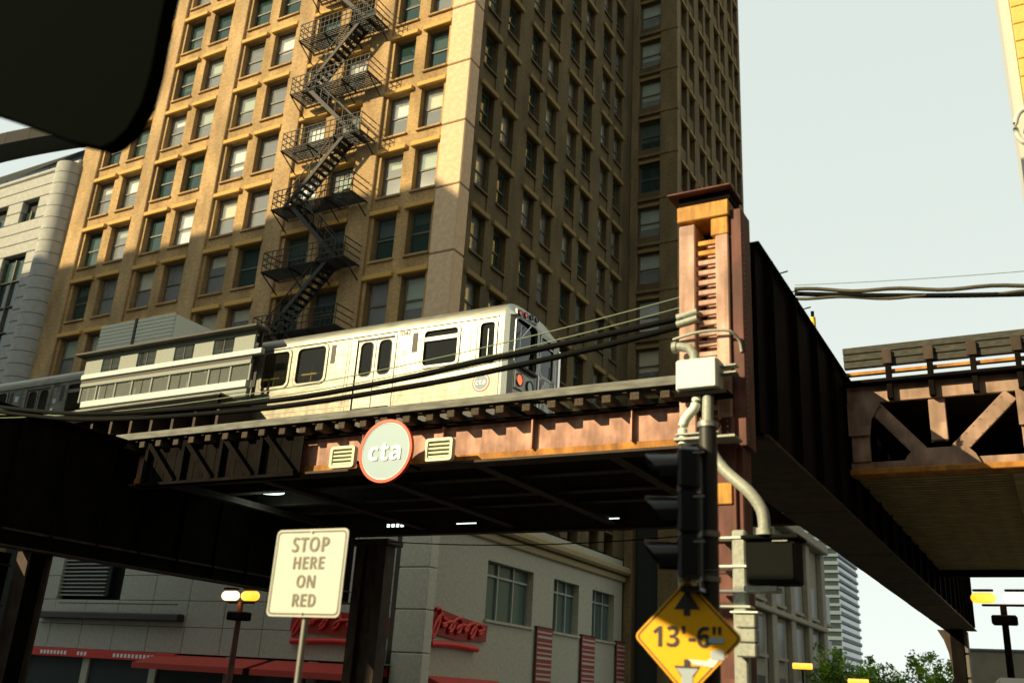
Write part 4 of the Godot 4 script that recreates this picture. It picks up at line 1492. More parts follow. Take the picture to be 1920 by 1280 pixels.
func cables() -> void:
	var rub := mt("cable_black", Color(0.006, 0.007, 0.006), 0.85)
	var sleeve := mt("cable_sleeve", Color(0.06, 0.053, 0.025), 0.7)
	var wire := mt("wire_green", Color(0.16, 0.22, 0.14), 0.5)
	var pts := [Vector3(-4.2, 5.1, -12), Vector3(-5.6, 4.97, -12), Vector3(-7.1, 4.86, -12), Vector3(-9.6, 4.655, -12), Vector3(-12.3, 4.62, -12.1), Vector3(-17.4, 4.9, -12.3), Vector3(-22.0, 5.6, -12.4)]
	var low := [Vector3(-4.2, 5.0, -12.05), Vector3(-5.6, 4.82, -12.05), Vector3(-7.1, 4.68, -12.05), Vector3(-8.84, 4.56, -12.05), Vector3(-12.3, 4.49, -12.1), Vector3(-17.4, 4.78, -12.3), Vector3(-22.0, 5.5, -12.4)]
	rub.metallic_specular = 0.2
	for i in 2:
		var t := thing("black_cable", ["upper of the two thick black cables crossing in front of the train", "lower of the two thick black cables crossing in front of the train"][i], "cable", Vector3(-12, 4.6, -12), "thick black cables in front of the train")
		go()
		tube(smooth(pts if i == 0 else low), 0.046, 10)
		fin("sheath", rub, t)
		go()
		tube([pts[0] + Vector3(0.2, 0.05 - 0.1 * i, 0.0), pts[0] + Vector3(-0.1, 0.0 - 0.1 * i, 0.0)], 0.055, 10)
		fin("clamp", mats.galvanised_grey, t)
	for i in 3:
		O = Vector3.ZERO
		go()
		var y: float = [5.43, 5.27, 5.15][i]
		tube(sag(Vector3(-4.2, y, -12.02), Vector3(-22, y - 0.2 + 0.3 * i, -12.4), 0.5 + 0.1 * i, 24), 0.009, 6)
		var o := fin("thin_wire", wire, self)
		tag(o, ["top thin green wire running left from the steel post", "middle thin green wire running left from the steel post", "lowest thin green wire, just above the thick black cables"][i], "wire", "thin wires in front of the train")
	# bundle right of the post
	for i in 3:
		O = Vector3.ZERO
		go()
		var a := Vector3(-3.3, 6.6 - 0.075 * i, -15.0)
		var b := Vector3(4.0, 5.92 - 0.21 * i if i < 2 else 5.86, -15.0)
		var line := []
		for k in 41:
			var s := k / 40.0
			var p := a.lerp(b, s) - Vector3(0, 0.15 * 4 * s * (1 - s), 0)
			if i != 1:
				p += Vector3(0, 0.02 * sin(s * 34.0 + i * 2.0), 0.02 * cos(s * 34.0 + i * 2.0))
			line.append(p)
		tube(line, [0.032, 0.04, 0.026][i], 9)
		var o := fin("twisted_cable", [sleeve, rub, sleeve][i], self)
		tag(o, ["upper brown twisted cable crossing the sky at right", "lower straight black cable crossing the sky at right", "thin brown twisted cable between the two others at right"][i], "cable", "cables crossing the sky at right")
	O = Vector3.ZERO
	go()
	tube(sag(Vector3(-3.3, 6.68, -15.0), Vector3(4.0, 6.22, -15.0), 0.1, 20), 0.006, 5)
	tag(fin("thin_wire", wire, self), "hair thin wire above the twisted cables in the sky", "wire")
	for k in 3:
		O = Vector3.ZERO
		go()
		tube([Vector3(-3.35, 6.43, -14.1 - 0.8 * k), Vector3(-3.32, 6.52, -14.1 - 0.8 * k), Vector3(-3.2, 6.54, -14.1 - 0.8 * k)], 0.012, 6)
		tag(fin("cable_hook", mats.steel_dark, self), "small iron hook on the box girder's top edge, %s from the post" % ["nearest", "second", "third"][k], "hook", "hooks on the box girder")
	var ins := thing("insulator", "small yellow insulator on the box girder's top edge beside the sky", "insulator", Vector3(-3.3, 6.43, -16.4))
	go()
	tube([Vector3(-3.32, 6.43, -16.4), Vector3(-3.32, 6.62, -16.4)], 0.05, 10)
	fin("body", mats.pole_yellow, ins)
	go()
	tube([Vector3(-3.32, 6.62, -16.4), Vector3(-3.32, 6.74, -16.4)], 0.03, 8)
	fin("cap", mats.steel_dark, ins)


# ---------------------------------------------------------------- signs and signals
func signs() -> void:
	var white := mt("sign_white", Color(0.62, 0.65, 0.58), 0.35)
	var ink := mt("sign_black", Color(0.02, 0.02, 0.02), 0.5)
	var grey_ink := mt("sign_grey", Color(0.16, 0.16, 0.13), 0.5)
	var yellow := mt("sign_yellow", Color(0.95, 0.46, 0.003), 0.35)
	var metal := mt("sign_metal", Color(0.3, 0.3, 0.28), 0.5, 0.6)
	# round station sign on the girder
	var r := thing("round_sign", "big round grey sign with an orange red ring, on the pink girder", "sign", Vector3(-13.97, 4.6, -18.3))
	var c := Vector3(-13.97, 5.31, -18.2)
	go()
	plate(disc(0.79, 56), c, Vector3.RIGHT, Vector3.UP, 0.1, disc(0.715, 56))
	fin("red_ring", mats.logo_red, r)
	go()
	plate(disc(0.714, 56), c + Vector3(0, 0, -0.012), Vector3.RIGHT, Vector3.UP, 0.06, disc(0.695, 56))
	fin("white_ring", mats.logo_white, r)
	go()
	plate(disc(0.694, 56), c + Vector3(0, 0, -0.02), Vector3.RIGHT, Vector3.UP, 0.06)
	fin("disc", mt("disc_grey", Color(0.27, 0.40, 0.47), 0.5), r)
	letters("letters", "cta", 0.62, mats.logo_white, r, c + Vector3(0, -0.02, -0.01), Basis(), true, 0.02, 1.15)
	go()
	for x in [-0.4, 0.4]:
		box(c + Vector3(x - 0.03, -0.3, -0.95), c + Vector3(x + 0.03, -0.24, -0.081))
	fin("bracket", mats.steel_dark, r)
	for i in 2:
		var x: float = [-15.55, -12.62][i]
		var b := thing("flood_lamp", ["cream framed flood lamp left of the round sign", "cream framed flood lamp right of the round sign"][i], "lamp", Vector3(x, 5.05, -18.6), "flood lamps beside the round sign")
		var cream := mt("lamp_cream", Color(0.68, 0.70, 0.48), 0.5)
		go()
		plate(rounded(0.78, 0.56, 0.08), Vector3(x, 5.33, -18.5), Vector3.RIGHT, Vector3.UP, 0.14, rounded(0.64, 0.42, 0.05))
		fin("frame", cream, b)
		part("back", mats.galvanised_grey, b, Vector3(x - 0.32, 5.12, -18.66), Vector3(x + 0.32, 5.54, -18.62))
		for k in 4:
			part("louvre", cream, b, Vector3(x - 0.32, 5.14 + 0.1 * k, -18.6), Vector3(x + 0.32, 5.19 + 0.1 * k, -18.53), 0.01)
		part("bracket", mats.steel_dark, b, Vector3(x - 0.05, 5.3, -19.16), Vector3(x + 0.05, 5.36, -18.66))
	# white sign
	var w := thing("white_sign", "white rectangular traffic sign with black lettering, hanging at the lower left of centre", "sign", Vector3(-6.12, -EYE, -7.1))
	var m := Vector3(-6.125, 0.93, -7.0)
	go()
	plate(rounded(0.87, 0.80, 0.05), m, Vector3.RIGHT, Vector3.UP, 0.006)
	fin("plate", white, w)
	go()
	plate(rounded(0.835, 0.765, 0.04), m + Vector3(0, 0, 0.003), Vector3.RIGHT, Vector3.UP, 0.002, rounded(0.81, 0.74, 0.032))
	fin("border", ink, w)
	for y in [-0.372, 0.372]:
		go()
		tube([m + Vector3(0, y, 0.003), m + Vector3(0, y, 0.014)], 0.012, 8)
		fin("bolt", metal, w)
	var k := 0
	for s in ["STOP", "HERE", "ON", "RED"]:
		letters("line_of_text", s, [0.19, 0.16, 0.16, 0.16][k], grey_ink, w, m + Vector3(0.0, 0.255 - 0.17 * k, 0.004))
		k += 1
	go()
	tube([Vector3(-6.125, -EYE, -7.06), Vector3(-6.125, 1.3, -7.06)], 0.03, 10)
	fin("post", metal, w)
	# diamond warning sign with its pole and signal
	var p := thing("signal_pole", "black pole that carries the traffic signal and the yellow diamond sign", "pole", Vector3(-2.74, -EYE, -8.5))
	go()
	tube([Vector3(-2.74, -EYE, -8.5), Vector3(-2.74, 2.5, -8.5)], 0.085, 16)
	fin("shaft", ink, p)
	for y in [2.45, 1.42, 1.02]:
		go()
		tube([Vector3(-2.74, y, -8.5), Vector3(-2.74, y + 0.05, -8.5)], 0.1, 16)
		fin("band", metal, p)
	for y in [0.98, 1.01]:
		part("banding", metal, p, Vector3(-2.75, y + 0.1, -8.41), Vector3(-2.5, y + 0.11, -8.4))
	var d := thing("diamond_sign", "yellow diamond clearance sign with black arrows and stickers", "sign", Vector3(-2.885, 0.0, -8.3))
	var dc := Vector3(-2.885, 0.53, -8.3)
	var q := 0.7
	go()
	plate(turned(rounded(q, q, 0.05)), dc, Vector3.RIGHT, Vector3.UP, 0.006)
	fin("plate", yellow, d)
	go()
	plate(turned(rounded(q - 0.03, q - 0.03, 0.04)), dc + Vector3(0, 0, 0.003), Vector3.RIGHT, Vector3.UP, 0.002, turned(rounded(q - 0.055, q - 0.055, 0.032)))
	fin("border", ink, d)
	for s in [1.0, -1.0]:
		go()
		plate([Vector2(-0.12, 0.235 * s), Vector2(0.12, 0.235 * s), Vector2(0, 0.405 * s)] if s > 0 else [Vector2(-0.12, 0.235 * s), Vector2(0, 0.405 * s), Vector2(0.12, 0.235 * s)], dc + Vector3(0, 0, 0.003), Vector3.RIGHT, Vector3.UP, 0.002)
		plate([Vector2(-0.03, minf(0.18 * s, 0.236 * s)), Vector2(0.03, minf(0.18 * s, 0.236 * s)), Vector2(0.03, maxf(0.18 * s, 0.236 * s)), Vector2(-0.03, maxf(0.18 * s, 0.236 * s))], dc + Vector3(0, 0, 0.003), Vector3.RIGHT, Vector3.UP, 0.002)
		fin("arrow", ink, d)
	letters("clearance", "13'-6\"", 0.24, ink, d, dc + Vector3(0, 0.0, 0.004))
	go()
	plate([Vector2(-0.02, -0.06), Vector2(0.15, -0.07), Vector2(0.2, -0.02), Vector2(0.26, 0.02), Vector2(0.28, -0.03), Vector2(0.2, -0.12), Vector2(0.03, -0.1)], dc + Vector3(0.03, -0.12, 0.007), Vector3.RIGHT, Vector3.UP, 0.002)
	fin("sticker", mt("sticker_pale", Color(0.75, 0.72, 0.72), 0.5), d)
	go()
	plate(rounded(0.14, 0.045, 0.015), dc + Vector3(0.26, -0.02, 0.007), Vector3.RIGHT, Vector3.UP, 0.002)
	fin("sticker", mats.sticker_blue, d)
	go()
	plate(rounded(0.12, 0.08, 0.02), dc + Vector3(0.27, -0.14, 0.009), Vector3.RIGHT, Vector3.UP, 0.002)
	fin("sticker", mt("sticker_grey", Color(0.35, 0.42, 0.48), 0.5), d)
	go()
	plate([Vector2(-0.1, 0), Vector2(-0.05, -0.06), Vector2(-0.05, -0.16), Vector2(0.05, -0.16), Vector2(0.05, -0.06), Vector2(0.1, 0)], dc + Vector3(0, -0.255, 0.007), Vector3.RIGHT, Vector3.UP, 0.002)
	fin("sticker", mats.sticker_grey, d)
	var ap := thing("advisory_plate", "orange yellow plate just below the diamond sign, at the bottom edge", "sign", Vector3(-2.95, -0.5, -8.3))
	go()
	plate(rounded(0.72, 0.5, 0.04), Vector3(-2.97, -0.16, -8.29), Vector3.RIGHT, Vector3.UP, 0.01)
	fin("plate", yellow, ap)
	# traffic signal, facing left
	var body := mt("signal_black", Color(0.012, 0.014, 0.015), 0.22)
	var s3 := thing("traffic_signal", "black three lamp traffic signal beside the steel post, facing left", "traffic signal", Vector3(-2.85, 1.0, -8.35))
	var f := Vector3(-0.93, 0, 0.37).normalized()
	var sx := f.cross(Vector3.UP).normalized()
	for n in 3:
		var cc := Vector3(-2.84, 1.98 - 0.395 * n, -8.22)
		var sec := sub("section", s3)
		go()
		solid(pt(cc), sx * 0.17, Vector3(0, 0.19, 0), f * 0.1, 0.03)
		fin("housing", body, sec)
		go()
		plate(disc(0.13, 28), cc + f * 0.102, -sx, Vector3.UP, 0.01)
		fin("lens", [mats.lens_red_off, mats.lens_amber_off, mats.lens_green_off][n], sec)
		# tunnel visor, open underneath
		go()
		for a in 15:
			var t0 := deg_to_rad(-35 + 250.0 * a / 15)
			var t1 := deg_to_rad(-35 + 250.0 * (a + 1) / 15)
			var p0 := pt(cc + f * 0.1) + (sx * cos(t0) + Vector3.UP * sin(t0)) * 0.15
			var p1 := pt(cc + f * 0.1) + (sx * cos(t1) + Vector3.UP * sin(t1)) * 0.15
			var l0 := f * (0.16 + 0.13 * clampf(sin(t0) + 0.3, 0, 1))
			var l1 := f * (0.16 + 0.13 * clampf(sin(t1) + 0.3, 0, 1))
			quad(p0, p1, p1 + l1, p0 + l0, (p0 + p1) / 2 - pt(cc + f * 0.1), 5)
			var n0 := (p0 - pt(cc + f * 0.1)) * -0.03
			quad(p0 + n0, p1 + n0, p1 + l1 + n0, p0 + l0 + n0, -((p0 + p1) / 2 - pt(cc + f * 0.1)), 6)
		fin("visor", body, sec)
		part("latch", metal, sec, cc + Vector3(0.1, 0.12, 0.14), cc + Vector3(0.2, 0.13, 0.16))
	for y in [2.22, 0.95]:
		part("bracket", body, s3, Vector3(-2.9, y - 0.05, -8.5), Vector3(-2.72, y, -8.15), 0.01)


func turned(a: Array) -> Array:
	var out := []
	for p in a:
		out.append(p.rotated(PI / 4))
	return out


# ---------------------------------------------------------------- shops and the base storeys
func street_front() -> void:
	var panel := mt("shop_panel", Color(0.46, 0.47, 0.40), 0.7, 0, "stone", Vector3.ONE * 0.4)
	var tanp := mt("shop_tan", Color(0.46, 0.45, 0.35), 0.75, 0, "stone", Vector3.ONE * 0.4)
	var darkp := mt("shop_dark", Color(0.03, 0.028, 0.022), 0.5)
	var pale := mt("base_pier_stone", Color(0.58, 0.57, 0.46), 0.75, 0, "stone", Vector3.ONE * 0.4)
	var red := mt("shop_red", Color(0.60, 0.03, 0.018), 0.5)
	var awn := mt("awning_red", Color(0.58, 0.055, 0.035), 0.7, 0, "fine", Vector3.ONE * 1.0)
	var win := mt("shop_glass", Color(0.05, 0.065, 0.065), 0.1, 0.1)
	var b := thing("shop_base", "pale panelled shop storeys at the foot of the brick office block", "building", Vector3(-37, -EYE, -33.9))
	# pale wall panels, each with an open joint, on the street face
	for i in 10:
		for k in 6:
			var x := -49.3 + 2.48 * i
			var y := 0.75 + 1.22 * k
			if x > -48.7 and x < -43.5 and k > 1:
				continue
			part("panel", panel if (i < 9) else tanp, b, Vector3(x + 0.015, y + 0.012, -34.3), Vector3(x + 2.465, y + 1.208, -33.95), 0.012)
	part("dark_bay", darkp, b, Vector3(-24.75, -EYE, -34.2), Vector3(-24.5, 8, -33.8))
	part("shop_window", win, b, Vector3(-49.3, -EYE, -34.3), Vector3(-24.8, 0.7, -34.1))
	part("end_pier", mats.steel_brown, b, Vector3(-50.1, -EYE, -34.3), Vector3(-49.32, 8, -33.7), 0.03)
	for i in 5:
		part("shop_post", tanp, b, Vector3(-48.6 + 4.9 * i, -EYE, -34.09), Vector3(-48.1 + 4.9 * i, 0.7, -33.93), 0.02)
	var lo := sub("louvred_window", b)
	part("pane", win, lo, Vector3(-49.2, 3.4, -34.3), Vector3(-43.2, 8.0, -34.2))
	for k in 14:
		part("slat", mats.galvanised_grey, lo, Vector3(-49.1, 3.4 + 0.2 * k, -34.15), Vector3(-43.3, 3.46 + 0.2 * k, -34.05))
	part("ledge", darkp, b, Vector3(-47.6, 2.2, -33.94), Vector3(-37.0, 2.55, -33.5), 0.05)
	part("ledge_rail", darkp, b, Vector3(-46.0, 2.95, -33.6), Vector3(-37.2, 3.0, -33.55))
	# corner pier of pale stone blocks
	for k in 6:
		part("pier_block", pale, b, Vector3(-24.5, -EYE + 1.72 * k + 0.012, -34.4), Vector3(-22.95, -EYE + 1.72 * (k + 1) - 0.012, -33.75), 0.04)
	# side face: pale wall with windows in deep openings
	var xf := -23.29
	var openings := [[-39.1, -43.7], [-46.0, -49.1], [-50.9, -54.0]]
	part("side_wall", tanp, b, Vector3(xf - 0.5, -EYE, -55.2), Vector3(xf, 3.05, -34.42))
	part("side_wall", tanp, b, Vector3(xf - 0.5, 5.72, -55.2), Vector3(xf, 7.9, -34.42))
	for s in [[-39.1, -34.42], [-46.0, -43.7], [-50.9, -49.1], [-55.2, -54.0]]:
		part("side_wall", tanp, b, Vector3(xf - 0.5, 3.05, s[0]), Vector3(xf, 5.72, s[1]))
	for o in openings:
		var w := sub("shop_window_bay", b)
		part("pane", mt("bay_glass", Color(0.10, 0.16, 0.15), 0.12, 0.2), w, Vector3(xf - 0.46, 3.05, o[1]), Vector3(xf - 0.42, 5.72, o[0]))
		for n in 4:
			var z: float = lerpf(o[0], o[1], n / 3.0)
			part("frame", mats.galvanised_grey, w, Vector3(xf - 0.41, 3.05, z - 0.05), Vector3(xf - 0.3, 5.72, z + 0.05))
		part("frame", mats.galvanised_grey, w, Vector3(xf - 0.4, 5.05, o[1]), Vector3(xf - 0.31, 5.15, o[0]))
		part("sill", tanp, w, Vector3(xf - 0.4, 2.93, o[1] - 0.1), Vector3(xf + 0.12, 3.048, o[0] + 0.1))
	part("cornice", mt("cornice_stone", Color(0.36, 0.29, 0.15), 0.8, 0, "stone", Vector3.ONE * 0.4), b, Vector3(xf - 0.4, 7.0, -55.3), Vector3(xf + 0.55, 7.45, -34.4), 0.12)
	part("cornice_fillet", mats.cornice_stone, b, Vector3(xf - 0.4, 6.6, -55.3), Vector3(xf + 0.2, 6.95, -34.4), 0.05)

	# awnings and fascia
	var slots := [[-38.3, -31.3], [-30.9, -24.6]]
	for i in 2:
		var a := thing("red_awning", ["red cloth awning over the shop, left of the two side by side", "red cloth awning over the shop, right of the two, below the green lit box"][i], "awning", Vector3(slots[i][0] + 3, 0.0, -33), "red awnings along the shop")
		awning(a, Vector3(slots[i][0], 0.68, -33.94), Vector3(slots[i][1], 0.68, -33.94), Vector3(0, -0.42, 1.5), awn)
	var a3 := thing("red_awning", "red cloth awning on the side face, right of the pale corner pier", "awning", Vector3(-22.6, 0.0, -37), "red awnings along the shop")
	awning(a3, Vector3(-23.28, 0.42, -34.6), Vector3(-23.28, 0.42, -40.5), Vector3(1.3, -0.45, 0), awn)
	var fs := thing("red_fascia", "red shop fascia with white marks at the far left", "sign", Vector3(-43, 0.3, -33.8))
	part("board", red, fs, Vector3(-48.4, 0.34, -33.92), Vector3(-37.0, 0.74, -33.75), 0.02)
	for r in [[-46.9, -44.9], [-44.0, -43.2], [-41.3, -38.0]]:
		var x: float = r[0]
		while x < r[1]:
			part("white_mark", mats.logo_white, fs, Vector3(x, 0.44, -33.749), Vector3(x + 0.16, 0.62, -33.74))
			x += 0.27
	# red script signs
	var s1 := thing("script_sign", "red looped script sign on the street face, under the white traffic sign", "sign", Vector3(-27.5, 1.7, -33.8), "red script signs of the shop")
	script_sign(s1, Vector3(-30.0, 2.3, -33.9), Vector3.RIGHT, 5.0, red)
	var s2 := thing("script_sign", "red looped script sign on the side face, right of the pale corner pier", "sign", Vector3(-23.2, 1.7, -36.5), "red script signs of the shop")
	script_sign(s2, Vector3(-23.24, 2.45, -34.6), Vector3(0, 0, -1), 4.2, red)
	# banners on the side face
	for i in 3:
		var z: float = [-44.9, -50.2, -55.0][i]
		var bn := thing("wall_banner", ["red and white striped wall banner nearest the pale corner pier", "red and white striped wall banner, middle of the three", "red and white striped wall banner nearest the diamond sign"][i], "banner", Vector3(-23.1, 0.7, z), "striped banners on the side face")
		part("cloth", mt("banner_red", Color(0.26, 0.045, 0.035), 0.8), bn, Vector3(-23.16, 0.0, z - 0.85), Vector3(-23.12, 3.1, z + 0.85))
		for k in 12:
			part("stripe", mt("banner_white", Color(0.45, 0.38, 0.33), 0.8), bn, Vector3(-23.118, 0.1 + 0.25 * k, z - 0.8), Vector3(-23.11, 0.1 + 0.25 * k + [0.1, 0.06, 0.12, 0.08][k % 4], z + 0.8))
		part("bracket", darkp, bn, Vector3(-23.28, 3.1, z - 0.87), Vector3(-23.1, 3.16, z + 0.87))
	# box with green lit figures
	var g := thing("lit_box", "black box with green lit figures over the awning", "sign", Vector3(-25.4, 0.7, -33.3))
	part("case", darkp, g, Vector3(-26.2, 0.78, -33.5), Vector3(-24.55, 1.32, -33.1), 0.03)
	for k in 4:
		part("lit_figure", mats.led_green, g, Vector3(-25.55 + 0.24 * k, 0.92, -33.099), Vector3(-25.39 + 0.24 * k, 1.12, -33.08))
	part("bracket", mats.galvanised_grey, g, Vector3(-26.0, 0.7, -33.9), Vector3(-24.4, 0.75, -33.0))


func awning(t: Node3D, a: Vector3, b: Vector3, out: Vector3, m: Material) -> void:
	go()
	var p := pt(a)
	var q := pt(b)
	var n := 8
	var up := Vector3.UP
	for i in n:
		var u := p.lerp(q, i / float(n))
		var v := p.lerp(q, (i + 1) / float(n))
		quad(u, v, v + out, u + out, up, 1)
		quad(u - up * 0.02, v - up * 0.02, v + out - up * 0.02, u + out - up * 0.02, -up, 2)
	tri(p, p + out, p + Vector3(0, out.y, 0), a - b)
	tri(q, q + out, q + Vector3(0, out.y, 0), b - a)
	fin("cloth", m, t)
	go()
	var o2 := Vector3(out.x, 0, out.z).normalized() * 0.01
	quad(p + out + o2, q + out + o2, q + out - up * 0.25 + o2, p + out - up * 0.25 + o2, out)
	quad(p + out, q + out, q + out - up * 0.25, p + out - up * 0.25, -out)
	fin("valance", m, t)
	go()
	for i in 3:
		var u: Vector3 = a.lerp(b, 0.02 + 0.48 * i)
		bar(u + Vector3(0, -0.46, 0), u + out + Vector3(0, -0.03, 0) - out.normalized() * 0.04, 0.03, 0.03)
	fin("arm", mats.steel_dark, t)


func script_sign(t: Node3D, at: Vector3, dir: Vector3, length: float, m: Material) -> void:
	# an illegible looped script with an underline stroke
	go()
	var back := [Vector2(-0.2, -0.35), Vector2(length * 0.5, -0.5), Vector2(length + 0.35, -0.42), Vector2(length + 0.45, 0.3), Vector2(length * 0.5, 0.5), Vector2(0.5, 0.68), Vector2(-0.15, 0.6)]
	plate(back, at + dir.cross(Vector3.UP) * 0.06, dir, Vector3.UP, 0.05)
	fin("backing", mt("sign_red_dark", Color(0.30, 0.014, 0.010), 0.6), t)
	go()
	var line := []
	for i in 130:
		var s := i / 129.0
		var tall := 0.3 if s > 0.14 else 0.55
		var y := tall * sin(s * 44.0 + 1.2) * (0.75 + 0.45 * sin(s * 17.0 + 0.6))
		var x := s * length + 0.30 * sin(s * 44.0) + y * 0.35
		line.append(at + dir * x + Vector3(0, y + 0.1 * (1.0 - s), 0) + dir.cross(Vector3.UP) * 0.12)
	tube(line, 0.085, 8)
	fin("script", m, t)
	go()
	var un := []
	for i in 13:
		var s := i / 12.0
		un.append(at + dir * (s * length * 0.9) + Vector3(0, -0.78 + 0.06 * sin(s * PI), 0) + dir.cross(Vector3.UP) * 0.1)
	tube(un, 0.13, 8)
	fin("underline", m, t)


func small_things() -> void:
	# big dark casing at the top left, close to the viewer
	var blk := mt("casing_black", Color(0.003, 0.004, 0.003), 0.95)
	blk.metallic_specular = 0.05
	var h := thing("overhead_panel", "big black rounded panel hanging into the top left corner, close to the viewer", "panel", Vector3(-5.2, 2.8, -3.1))
	go()
	var o := [Vector2(-4.34, 5.2), Vector2(-4.34, 3.7), Vector2(-4.32, 3.3), Vector2(-4.34, 3.08), Vector2(-4.42, 2.93), Vector2(-4.52, 2.87), Vector2(-4.62, 2.86), Vector2(-4.95, 2.99), Vector2(-5.38, 3.2), Vector2(-5.8, 3.4), Vector2(-7.0, 3.95), Vector2(-7.0, 5.2)]
	plate(o, Vector3(0, 0, -3.0), Vector3.RIGHT, Vector3.UP, 0.1)
	fin("shell", blk, h)
	for x in [-6.4, -5.0]:
		go()
		tube([Vector3(x, 5.1, -3.05), Vector3(x, 6.6, -3.05)], 0.04, 10)
		fin("hanger", blk, h)
	go()
	tube([Vector3(-12.0, 6.6, -3.05), Vector3(-4.6, 6.6, -3.05)], 0.09, 12)
	tube([Vector3(-12.0, -EYE, -3.05), Vector3(-12.0, 6.6, -3.05)], 0.13, 12)
	fin("mast_arm", blk, h)

	# lamps under the viaduct
	var l := thing("oval_lamp", "white lit oval lamp hanging under the viaduct, left of centre", "lamp", Vector3(-22.3, 5.6, -23))
	go()
	for i in 6:
		pass
	tube([Vector3(-22.3, 5.70, -23), Vector3(-22.3, 5.73, -23), Vector3(-22.3, 5.78, -23)], 0.62, 24)
	var shade := fin("shade", mats.steel_brown, l)
	shade.scale = Vector3.ONE
	go()
	tube([Vector3(-22.3, 5.655, -23), Vector3(-22.3, 5.698, -23)], 0.58, 24)
	fin("diffuser", glow("lamp_glow", Color(0.85, 1.0, 0.86), 1.6), l)
	var om := OmniLight3D.new()
	om.name = "oval_lamp_light"
	om.light_color = Color(0.9, 1.0, 0.9)
	om.light_energy = 0.25
	om.light_size = 0.4
	om.omni_range = 60.0
	om.shadow_enabled = true
	om.position = Vector3(0, -0.35, 0)
	l.add_child(om)
	for i in 3:
		var x: float = [-20.9, -17.95, -12.7][i]
		var s := thing("strip_lamp", ["small four dot strip lamp under the viaduct, leftmost of three", "thin strip lamp under the viaduct, middle of three", "strip lamp under the viaduct beside the traffic signal"][i], "lamp", Vector3(x + 0.4, 5.2, -27.9), "strip lamps under the viaduct")
		part("case", mats.steel_dark, s, Vector3(x, 5.2, -28.0), Vector3(x + 0.85, 5.4, -27.75), 0.02)
		for k in 4:
			part("lit_cell", mats.lamp_glow, s, Vector3(x + 0.06 + 0.2 * k, 5.25 + (0.0 if i == 0 else 0.03), -27.749), Vector3(x + (0.18 if i == 0 else 0.25) + 0.2 * k - 0.002, 5.36 if i == 0 else 5.31, -27.73))
	# street lamps with amber and white heads
	for i in 2:
		var base: Vector3 = [Vector3(-28.6, -EYE, -29), Vector3(-1.9, -EYE, -40)][i]
		var top: float = [2.95, 4.25][i]
		var s := thing("street_lamp", ["lit street lamp with a white and an amber head above the red awning", "lit street lamp with an amber head at the far right edge"][i], "street lamp", base, "lit street lamps")
		go()
		tube([base, base + Vector3(0, 0.6, 0), base + Vector3(0, EYE + top - 0.25, 0)], 0.16, 12, 1.0, 0.11)
		fin("pole", mats.post_red if i == 0 else mats.steel_dark, s)
		var y := top
		part("arm", mats.steel_dark, s, base + Vector3(-0.7, EYE + y - 0.3, -0.06), base + Vector3(0.7, EYE + y - 0.22, 0.06), 0.02)
		part("collar", mats.steel_dark, s, base + Vector3(-0.42, EYE + y - 0.95, -0.3), base + Vector3(0.42, EYE + y - 0.62, 0.3), 0.05)
		for k in 2:
			var x := -0.62 if k == 0 else 0.45
			var cap := CapsuleMesh.new()
			cap.radius = 0.19
			cap.height = 0.86
			cap.radial_segments = 20
			var amber := k == 1 if i == 0 else k == 0
			var hd := put("lamp_head", cap, mats.amber_glow if amber else mats.white_glow, s, Vector3(x, EYE + y, 0))
			hd.rotation.z = PI / 2
			go()
			plate(rounded(0.7, 0.3, 0.12), base + Vector3(x, EYE * 0.0 + y + 0.24 + EYE, 0), Vector3.RIGHT, Vector3.BACK, 0.06)
			fin("hood", mats.steel_dark, s)
		var lo := OmniLight3D.new()
		lo.name = "street_lamp_light"
		lo.light_color = Color(1.0, 0.7, 0.3)
		lo.light_energy = 0.3
		lo.light_size = 0.2
		lo.omni_range = 60.0
		lo.shadow_enabled = true
		lo.position = Vector3(0, EYE + y - 0.1, 0.35)
		s.add_child(lo)
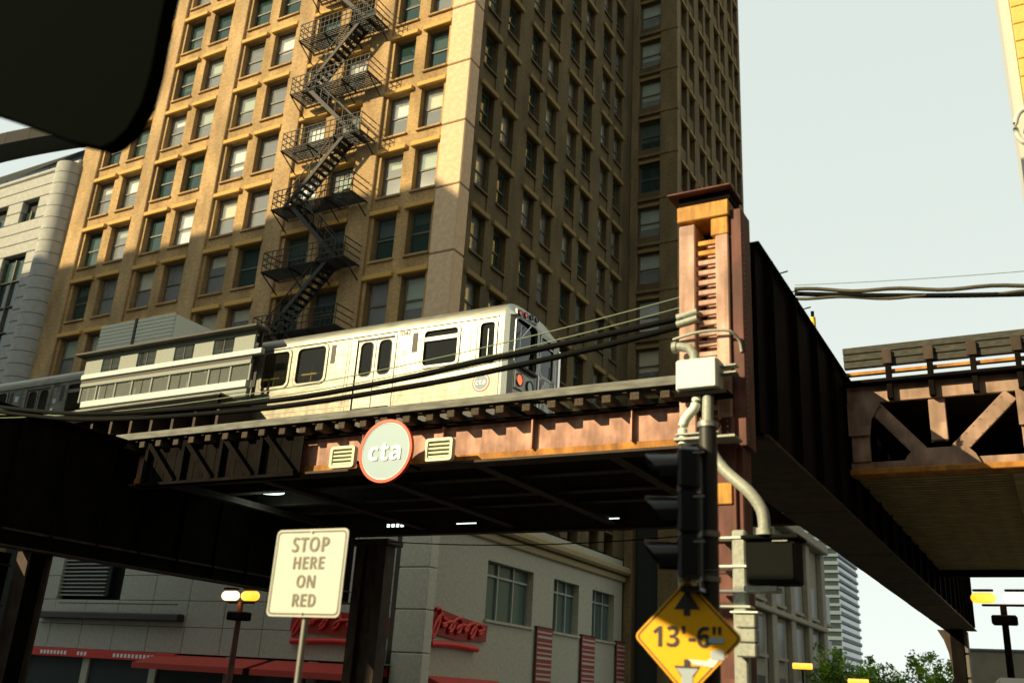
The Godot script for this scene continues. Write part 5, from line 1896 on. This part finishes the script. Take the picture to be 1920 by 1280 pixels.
	# small amber beacons down the side street
	for i in 2:
		var p: Vector3 = [Vector3(-13.8, 2.4, -60), Vector3(-10.7, 1.66, -60)][i]
		var s := thing("amber_beacon", ["small amber beacon in front of the brown stone building", "small amber beacon below the street trees at the bottom edge"][i], "beacon", Vector3(p.x, -EYE, p.z), "amber beacons in the side street")
		go()
		tube([Vector3(p.x, -EYE, p.z), Vector3(p.x, p.y - 0.2, p.z)], 0.06, 8)
		fin("post", mats.steel_dark, s)
		go()
		tube([p - Vector3(0.55, 0, 0), p - Vector3(0.45, 0, 0), p + Vector3(0.45, 0, 0), p + Vector3(0.55, 0, 0)], 0.17, 12)
		fin("lens", mats.amber_glow, s)
	# low far things at the right edge
	var wl := thing("far_wall", "low grey parapet wall at the right, behind the street lamp", "wall", Vector3(0, -EYE, -60))
	part("wall", mats.far_stone, wl, Vector3(-5.0, -EYE, -62), Vector3(12, 3.6, -61))
	part("coping", mats.tower_slab, wl, Vector3(-5.1, 3.602, -62.1), Vector3(12, 3.75, -60.9), 0.03)
	var bus := thing("cream_van", "cream van roof at the bottom right corner", "van", Vector3(0.2, -EYE, -36))
	var cream := mt("van_cream", Color(0.80, 0.76, 0.60), 0.4)
	part("body", cream, bus, Vector3(-2.3, -1.7, -38.2), Vector3(4.2, 1.35, -36), 0.25)
	part("side_window", mats.far_dark, bus, Vector3(-1.6, 0.0, -35.998), Vector3(1.2, 0.7, -35.98))
	part("bumper", mats.rubber, bus, Vector3(-2.42, -1.75, -38), Vector3(-2.301, -1.45, -36.2), 0.03)
	for x in [-1.3, 3.0]:
		go()
		tube([Vector3(x, -1.82, -36.02), Vector3(x, -1.82, -36.25)], 0.38, 20)
		fin("wheel", mats.rubber, bus)
	# loose telephone wire under the viaduct
	O = Vector3.ZERO
	go()
	tube(sag(Vector3(-21.5, 4.9, -28.6), Vector3(-8.0, 5.0, -28.6), 0.28, 20), 0.02, 6)
	tag(fin("slack_wire", mats.cable_black, self), "slack black wire strung under the viaduct, above the shop", "wire")
